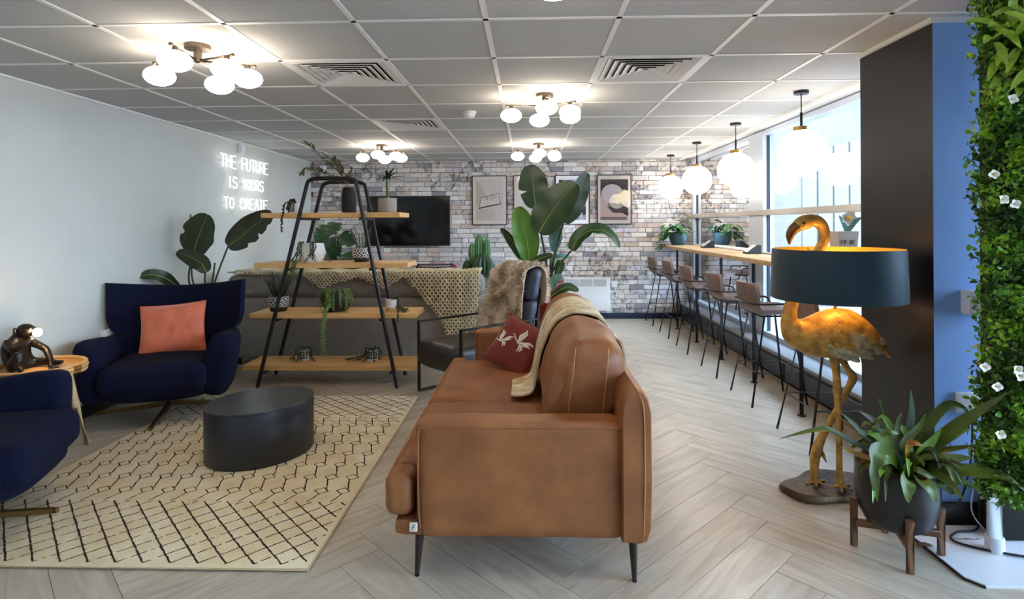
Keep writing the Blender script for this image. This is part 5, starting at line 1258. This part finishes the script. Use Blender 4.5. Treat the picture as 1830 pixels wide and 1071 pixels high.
lB = [(1501, 630, 11), (1506, 644, 7), (1515, 660, 5.5), (1524, 674, 7.5), (1518, 690, 6), (1506, 712, 5), (1492, 740, 5.5), (1476, 768, 6), (1464, 792, 8), (1457, 815, 8.5), (1455, 840, 7), (1457, 864, 7)]
for nm, L_, dy in (('leg', lA, -.012), ('leg', lB, .03)):
    lg = obj(nm, B().tube(spline([fp(x, y, dy) for x, y, r in L_], 5), [v.x * K for v in spline([(r, 0, 0) for x, y, r in L_], 5)], 12), GOLD, fl, angle=80)
    if L_ is lB: obj('spur', B().tube([fp(1464, 798, dy), fp(1470, 812, dy), fp(1477, 827, dy)], [.016, .012, .002], 8), GOLD, lg)
# feathers on both flanks
for side in (-1, 1):
    for r_ in range(5):
        for k in range(7):
            x = 1448 + k * 17 + r_ * 5; y = 578 + r_ * 10.5 + k * 4.2 - (k > 4) * 2
            xs_ = [s[0] for s in secs]; i = max(j for j in range(len(xs_)) if xs_[j] <= min(x, 1588)); a, c = secs[i], secs[min(i+1, len(secs)-1)]; f_ = (x - a[0]) / max(1, c[0] - a[0]); cy = a[1] + (c[1]-a[1])*f_; h = a[2] + (c[2]-a[2])*f_
            v = (y - cy) / h
            if abs(v) > .86 or x > 1552: continue
            dp = h * K * .85; s0_ = fp(x, y); dy = side * (dp * math.sqrt(max(.02, 1 - v*v)) + .004)
            e = fp(x + 22, y + 9 + r_); h2_ = max(3, h - 6) * K * .85; dy2 = side * (h2_ * math.sqrt(max(.05, 1 - min(.9, v*v))) + .003)
            lf = leaf(B(), [s0_ + Vector((0, dy, 0)), (s0_ + e)/2 + Vector((0, (dy + dy2)/2 + side * .007, 0)), e + Vector((0, dy2 + side * .004, 0))], .019, (0, side, 0), -.3, 3, lambda q: math.sin(PI * (q * .8 + .18)) ** .6)
            obj('feather', lf, SILV2 if (k > 2 or r_ > 2) else GOLDF, fl)
# rocky base and feet
bs = []; cb_ = atz(1478, 872, .02)
for k in range(28):
    a = 2*PI*k/28; q = 1 + .13 * math.sin(2*a + .6) + .07 * math.sin(5*a); bs.append((1.49 + .20 * q * math.cos(a), 2.965 + .14 * q * math.sin(a)))
rg = []
for z, s in ((0, .97), (.008, 1.0), (.035, 1.0), (.05, .95)): rg.append([Vector((1.49 + (x-1.49)*s, 2.965 + (y-2.965)*s, z + (.018 * math.sin(7*x + 9*y) if z > .03 else 0))) for x, y in bs])
bo = obj('base', B().rings(rg), mat('bronze_rock_base', '#7d6a4c', .42, .35, vscale=12, bump=.5, bscale=50, col2='#453a2c'), fl)
for x, y, dy in ((1501, 870, -.012), (1457, 864, .03)):
    p = fp(x, y, dy)
    for a in (200, 250, 310, 20): obj('toe', B().tube([Vector((p.x, p.y, .062)), Vector((p.x + .06 * math.cos(math.radians(a)), p.y + .06 * math.sin(math.radians(a)), .054))], [.012, .006], 8), GOLD, bo)
sc_ = Vector((1.50, 2.85, 0)); Rs = .29
TEAL = mat('teal_velvet_shade', '#052b3c', .55, var=.12, vscale=12, sheen=.25, bump=.08, bscale=120); LIN = mat('gold_shade_lining', '#c9a94e', .4, .5)
z0, z1 = 1.0, 1.243
so = obj('shade', B().rings([[sc_ + Vector((r * math.cos(2*PI*k/72), r * math.sin(2*PI*k/72), z)) for k in range(72)] for r, z in ((Rs + .004, z0), (Rs + .006, z0 + .006), (Rs - .001, z1 - .006), (Rs - .003, z1))], caps=False), TEAL, fl)
obj('lining', B().rings([[sc_ + Vector((r * math.cos(2*PI*k/72), r * math.sin(2*PI*k/72), z)) for k in range(72)] for r, z in ((Rs + .001, z0), (Rs - .006, z1))], caps=False), LIN, so)
obj('ring_support', B().tube([sc_ + Vector((-Rs, 0, z1 - .02)), sc_ + Vector((Rs, 0, z1 - .02))], .003, 6).tube([sc_ + Vector((0, -Rs, z1 - .02)), sc_ + Vector((0, Rs, z1 - .02))], .003, 6), BRASS, so)
obj('lamp_rod', B().tube([fp(1492, 556), Vector((1.53, YF - .03, 1.03)), sc_ + Vector((.02, .02, 1.06))], .008, 8), BRASS, fl)
obj('bulb', B().ball(sc_ + Vector((.02, .02, 1.105)), .032, n=14, m=10), mat('warm_bulb', '#fff0d0', .3, emit='#ffc36a', estr=70), fl)

# ================================================================== STAGHORN FERN
FC = Vector((1.525, 2.44, 0))
ft = thing('fern_planter', 'staghorn fern in a black pot on a four-legged walnut stand', 'potted plant', FC); WAL = mat('walnut_stand', '#6f4a2c', .5, var=.25, vscale=9, stretch=(6, 6, 1)); PBK = mat('black_planter_glaze', '#121417', .34)
obj('pot', B().lathe([(.004, .115), (.095, .115), (.118, .13), (.135, .165), (.147, .21), (.152, .25), (.152, .36), (.143, .36), (.14, .34), (.004, .338)], 48, FC), PBK, ft)
obj('soil', B().lathe([(.004, .35), (.14, .348), (.14, .342), (.004, .342)], 24, FC), mat('fern_peat', '#4a2f1c', .95, bump=.8, bscale=50), ft)
st_ = obj('stand', B().rbox(-.155, .155, -.013, .013, .085, .112, .003, 1, M=Matrix.Translation(FC) @ Matrix.Rotation(math.radians(-16), 4, 'Z')).rbox(-.013, .013, -.155, .155, .085, .112, .003, 1, M=Matrix.Translation(FC) @ Matrix.Rotation(math.radians(-16), 4, 'Z')), WAL, ft)
for a in (-16, 74, 164, 254):
    d = Vector((math.cos(math.radians(a)), math.sin(math.radians(a)), 0)); obj('leg', B().tube([FC + d * .157, FC + d * .157 + Vector((0, 0, .205))], [.0145, .0165], 12), WAL, st_)
FRN = mat('fern_leaf', '#5f7524', .45, var=.3, col2='#3d4a18', vscale=7, objrand=.25); FRB = mat('fern_bluish_leaf', '#6d8a80', .45, var=.2, vscale=7); FRG = mat('fern_young_leaf', '#6f9a34', .45, var=.2, vscale=7); YEL = mat('yellowing_leaf', '#b9a02c', .5, vscale=12, col2='#a8562a')
strap = lambda t: (.3 + .55 * math.sin(PI * min(1, t * .9 + .05))) * (1 - t ** 5) + .02
cr = aty(1618, 838, 2.42)
def frond(px, dys, half, m=FRN, n=(0, -1, .5), fold=.25, notch=(), seed=0):
    P = [cr + Vector((R.uniform(-.03, .03), R.uniform(-.02, .02), -.02))] + [aty(x, y, 2.42 + d) for (x, y), d in zip(px, dys)]
    obj('frond', leaf(B(), P, half * .8 * 2.42 / F_PX, n, fold, 6, strap, notch, .14, seed), m, ft)
fk = ((.72, 1, .6, .08), (.8, -1, .5, .07))
frond([(1560, 812), (1500, 778), (1462, 768), (1392, 785)], (-.02, -.03, -.03, -.05), 11, n=(.2, -.6, 1))
frond([(1585, 805), (1545, 775), (1500, 735)], (0, .0, .02), 13, notch=fk, seed=1); frond([(1590, 790), (1565, 755), (1535, 735)], (.04, .06, .06), 11, mat('grey_green_leaf', '#77806f', .5), seed=2)
frond([(1602, 790), (1585, 750), (1571, 712)], (.06, .09, .1), 15, seed=3, notch=fk); frond([(1622, 790), (1628, 745), (1628, 696)], (.02, .03, .04), 11, FRB, seed=4)
frond([(1632, 790), (1645, 755), (1662, 728)], (.06, .1, .1), 13, seed=5); frond([(1645, 790), (1665, 752), (1695, 724), (1728, 738), (1729, 778)], (.0, .0, .0, .0, .0), 12, FRN, seed=6)
frond([(1660, 800), (1700, 770), (1745, 738), (1805, 700)], (-.02, -.08, -.15, -.22), 16, FRN, (-.2, -.8, .7), seed=7); frond([(1660, 818), (1700, 803), (1756, 797)], (0, -.02, -.04), 10, seed=8, n=(0, -.6, 1))
frond([(1665, 835), (1700, 822), (1738, 818)], (-.05, -.08, -.1), 17, mat('pale_fern_leaf', '#6f8a4c', .45), (0, -.7, .8), seed=9); frond([(1670, 850), (1730, 843), (1790, 852), (1836, 880)], (-.08, -.13, -.18, -.22), 19, FRN, (0, -.6, .9), seed=10)
frond([(1670, 860), (1720, 862), (1766, 888)], (-.1, -.14, -.16), 11, FRN, (0, -.6, .8), seed=11); frond([(1590, 812), (1566, 808), (1563, 850), (1568, 896)], (-.08, -.14, -.17, -.17), 20, FRN, (-.1, -1, .3), notch=((.62, 1, .5, .1), (.7, -1, .55, .1)), seed=12)
frond([(1620, 855), (1622, 878), (1624, 900)], (-.14, -.17, -.17), 17, FRN, (0, -1, .4), seed=13); frond([(1645, 858), (1665, 878), (1672, 900)], (-.14, -.17, -.17), 15, FRN, (.1, -1, .4), seed=14)
frond([(1645, 810), (1665, 790), (1683, 764)], (-.06, -.06, -.06), 11, FRG, seed=15); frond([(1560, 822), (1530, 812), (1500, 798)], (-.05, -.05, -.05), 8, YEL, (0, -.7, .8), seed=16)
frond([(1595, 800), (1580, 780), (1590, 772), (1606, 776)], (-.07, -.1, -.12, -.12), 12, FRN, seed=17); frond([(1620, 800), (1632, 792), (1650, 797)], (-.08, -.12, -.13), 9, YEL, seed=18); frond([(1590, 822), (1570, 830), (1556, 842)], (-.1, -.12, -.13), 10, FRN, seed=19)
frond([(1640, 800), (1652, 770), (1680, 745)], (.1, .14, .16), 14, DGREEN, seed=20); frond([(1575, 800), (1545, 790), (1520, 800)], (.08, .12, .12), 10, DGREEN, seed=21); frond([(1640, 840), (1700, 880), (1690, 862)], (-.1, -.1, -.1), 8, FRN, seed=22)
frond([(1608, 790), (1604, 760), (1612, 735)], (-.02, -.02, -.02), 9, FRN, seed=23); frond([(1612, 800), (1640, 765), (1655, 738)], (-.04, -.03, -.02), 9, FRN, seed=24)

rf = random.Random(12)
for k in range(34):
    a = rf.uniform(0, 2*PI); el = rf.uniform(.15, 1.35); l = rf.uniform(.16, .30); d = Vector((math.cos(a) * math.cos(el), math.sin(a) * math.cos(el), math.sin(el)))
    if d.x > .2 and d.y > .1: d.y = -d.y
    p0 = cr + Vector((rf.uniform(-.04, .04), rf.uniform(-.04, .04), -.02)); dr_ = rf.uniform(.02, .10); s_ = Vector((-d.y, d.x, 0)) * rf.uniform(-.05, .05)
    P = [p0, p0 + d * l * .4 + Vector((0, 0, .03)), p0 + d * l * .75 + s_ + Vector((0, 0, .01)), p0 + d * l + s_ * 2 - Vector((0, 0, dr_))]
    obj('frond', leaf(B(), P, rf.uniform(.013, .024), Vector((rf.uniform(-.4, .4), -.8, .7)), rf.uniform(.1, .5), 6, strap, ((.78, rf.choice((-1, 1)), .6, .07),), .14, k), rf.choice((FRN, FRN, FRN, DGREEN, FRG)), ft)

# ================================================================== GREEN WALL ON A WHITE STAND
gw = thing('green_wall', 'freestanding artificial plant wall on a white steel stand', 'plant wall', (2.3, 2.45, 0))
obj('backing_panel', B().box(1.84, 2.45, 2.36, 2.40, .31, 2.27), mat('black_grid_panel', '#101312', .8), gw)
WST = mat('white_powder_coat', '#dfe3ea', .3)
bpz = obj('base_plate', B().prism([(1.70, 2.20), (2.55, 2.20), (2.55, 2.63), (1.69, 2.63), (1.655, 2.60), (1.66, 2.25)], lambda a, b_, d: Vector((a, b_, d)), .0, .012), WST, gw, smooth=False)
obj('edge_line', B().tube([(1.69, 2.63, .004), (1.653, 2.60, .004), (1.657, 2.25, .004), (1.70, 2.197, .004)], .004, 6), BLACKM, bpz)
obj('slot', B().rbox(1.93, 2.3, 2.26, 2.3, .0118, .0126, .0003, 1), mat('slot_white', '#f2f3f4', .4), bpz)
b = B()
for k in range(11): b.tube([(1.80 + k * .011, 2.512 + .004 * math.sin(k * 2.1), .0125), (1.805 + k * .011, 2.52 + .005 * math.sin(k * 1.3), .0125), (1.809 + k * .011, 2.514, .0125)], .0013, 4)
obj('printed_marks', b, BLACKM, bpz)
obj('ballast_box', B().rbox(2.0, 2.45, 2.5, 2.62, .0125, .3, .01, 2), mat('black_grid_panel', '#101312', .8), gw)
obj('post', B().tube([(1.915, 2.43, .012), (1.915, 2.43, .5)], .029, 20), WST, gw); obj('post_collar', B().lathe([(.034, .012), (.034, .07), (.03, .074)], 24, (1.915, 2.43, 0)), WST, gw)
rr = random.Random(31); LG = [mat('boxwood_leaf_bright', '#8fbf3a', .42), mat('boxwood_leaf_mid', '#669c30', .42), mat('boxwood_leaf_dark', '#3c6622', .45), mat('variegated_leaf', '#a9b98a', .5)]
def inside():
    z = .3 + 1.95 * rr.random(); edge = 1.765 + .022 * nz((z * 4, 0, 3)) + .012 * nz((z * 13, 2, 3)); x = edge + rr.random() ** 1.2 * .62
    y = 2.21 + .05 * nz((x * 6, z * 6, 1)) + abs(rr.gauss(0, .035)) + (.10 * rr.random() if x < edge + .05 else 0)
    return Vector((x, min(y, 2.37), z))
fbs = [B() for _ in LG]
for k in range(26000):
    p = inside(); z = p.z; a = nz((p.x * 9, p.y * 9, z * 9)); i = 0 if a > .12 else 1 if a > -.18 else 2
    if rr.random() < .02: i = 3
    if abs(nz((p.x*5, z*5, 8))) < .05: i = 2
    d = Vector((rr.gauss(-.25, .6), rr.gauss(-.7, .5), rr.gauss(.25, .6))).normalized(); s, u = fr(d, Vector((rr.gauss(0, 1), rr.gauss(0, 1), rr.gauss(0, 1))).normalized()); l = rr.uniform(.010, .018); w_ = l * .5
    fbs[i].add([p, p + d*l*.6 + s*w_ + u*.003, p + d*l*1.35 + s*w_*.9 + u*.002, p + d*l*1.9, p + d*l*1.35 - s*w_*.9 + u*.002, p + d*l*.6 - s*w_ + u*.003], [(0, 1, 2, 3), (0, 3, 4, 5)])
for b, m, nm in zip(fbs, LG, ('bright_foliage', 'mid_foliage', 'dark_foliage', 'pale_foliage')): obj(nm, b, m, gw, smooth=False, kind='stuff')
TUF = mat('lime_spike_leaf', '#a3c044', .42, var=.2, vscale=16, objrand=.2)
for k in range(110):
    cl = rr.choice(((1.81, 2.2, 2.0), (1.86, 2.19, 2.12), (1.91, 2.2, 2.02), (1.77, 2.2, 2.09), (1.88, 2.18, 2.2), (1.95, 2.17, 2.13), (1.86, 2.2, 1.92), (1.93, 2.18, 1.96))); p = Vector(cl) + Vector((rr.gauss(0, .02), rr.gauss(0, .02), rr.gauss(0, .025)))
    d = Vector((rr.uniform(-1, .7), rr.uniform(-1, .1), rr.uniform(-.9, .9))).normalized(); l = rr.uniform(.085, .14)
    e = p + d * l + Vector((0, 0, -.015)); e.z = min(e.z, 2.285)
    obj('leaf', leaf(B(), [p, p + d * l * .55 + Vector((0, 0, .005)), e], .0155, Vector((-.3, -1, .6)), .35, 3, lambda q: math.sin(PI * (q * .82 + .16)) ** .9), TUF, gw)
GRA = mat('grass_blade', '#4c7a2c', .5, var=.2, vscale=20); b = B()
for k in range(150):
    p = Vector((rr.uniform(1.84, 2.2), 2.22, rr.uniform(.92, 1.15))); d = Vector((rr.uniform(-1, .5), rr.uniform(-.6, -.1), rr.uniform(-.2, .9))).normalized(); l = rr.uniform(.06, .15)
    b.tube(spline([p, p + d * l * .6 + Vector((0, 0, .012)), p + d * l + Vector((0, 0, -.01))], 3), .0011, 4)
obj('grass_tuft', b, GRA, gw, kind='stuff')
WP = mat('ivory_petal', '#e8e2d0', .6)
for px_, py_ in ((1806, 178), (1772, 312), (1790, 357), (1815, 660), (1756, 655), (1784, 775), (1820, 672), (1778, 690), (1810, 365)):
    c = aty(px_, py_, 2.165); f_ = obj('flower', B().ball(c, .005, n=8, m=6), mat('yellow_stamen', '#c9a83a', .7), gw)
    for q in range(4):
        a = q * 1.6 + px_; e = c + Vector((math.cos(a) * .022, -.012, math.sin(a) * .018)); obj('petal', leaf(B(), [c, c.lerp(e, .5) + Vector((0, -.004, 0)), e], .011, (0, -1, .2), n=3), WP, f_)
t = thing('power_cable', 'black power cable looped on the white base plate', 'cable', (1.9, 2.5, .012))
obj('lead', B().tube(spline([(2.03, 2.645, .3), (2.0, 2.62, .12), (1.96, 2.58, .025), (1.86, 2.56, .02), (1.79, 2.50, .02), (1.84, 2.44, .02), (1.98, 2.38, .02), (2.1, 2.36, .02), (2.2, 2.38, .02), (2.35, 2.44, .02)], 6), .005, 8), BLACKM, t)
obj('lead', B().tube(spline([(1.99, 2.645, .52), (1.97, 2.63, .3), (1.9, 2.61, .12), (1.78, 2.60, .06), (1.7, 2.615, .03)], 6), .004, 8), BLACKM, t)
obj('white_lead', B().tube(spline([(2.0, 2.645, .5), (1.99, 2.63, .25), (1.95, 2.6, .1), (1.99, 2.58, .02)], 6), .003, 6), WHITE, t)
t = thing('dry_leaf', 'curled brown dry leaf on the floor under the fern stand', 'leaf'); b = leaf(B(), [(1.62, 2.47, .004), (1.66, 2.46, .012), (1.70, 2.45, .006)], .016, (0, 0, 1), .5, 4)
obj('blade', b, mat('dry_brown_leaf', '#5c4426', .8), t)
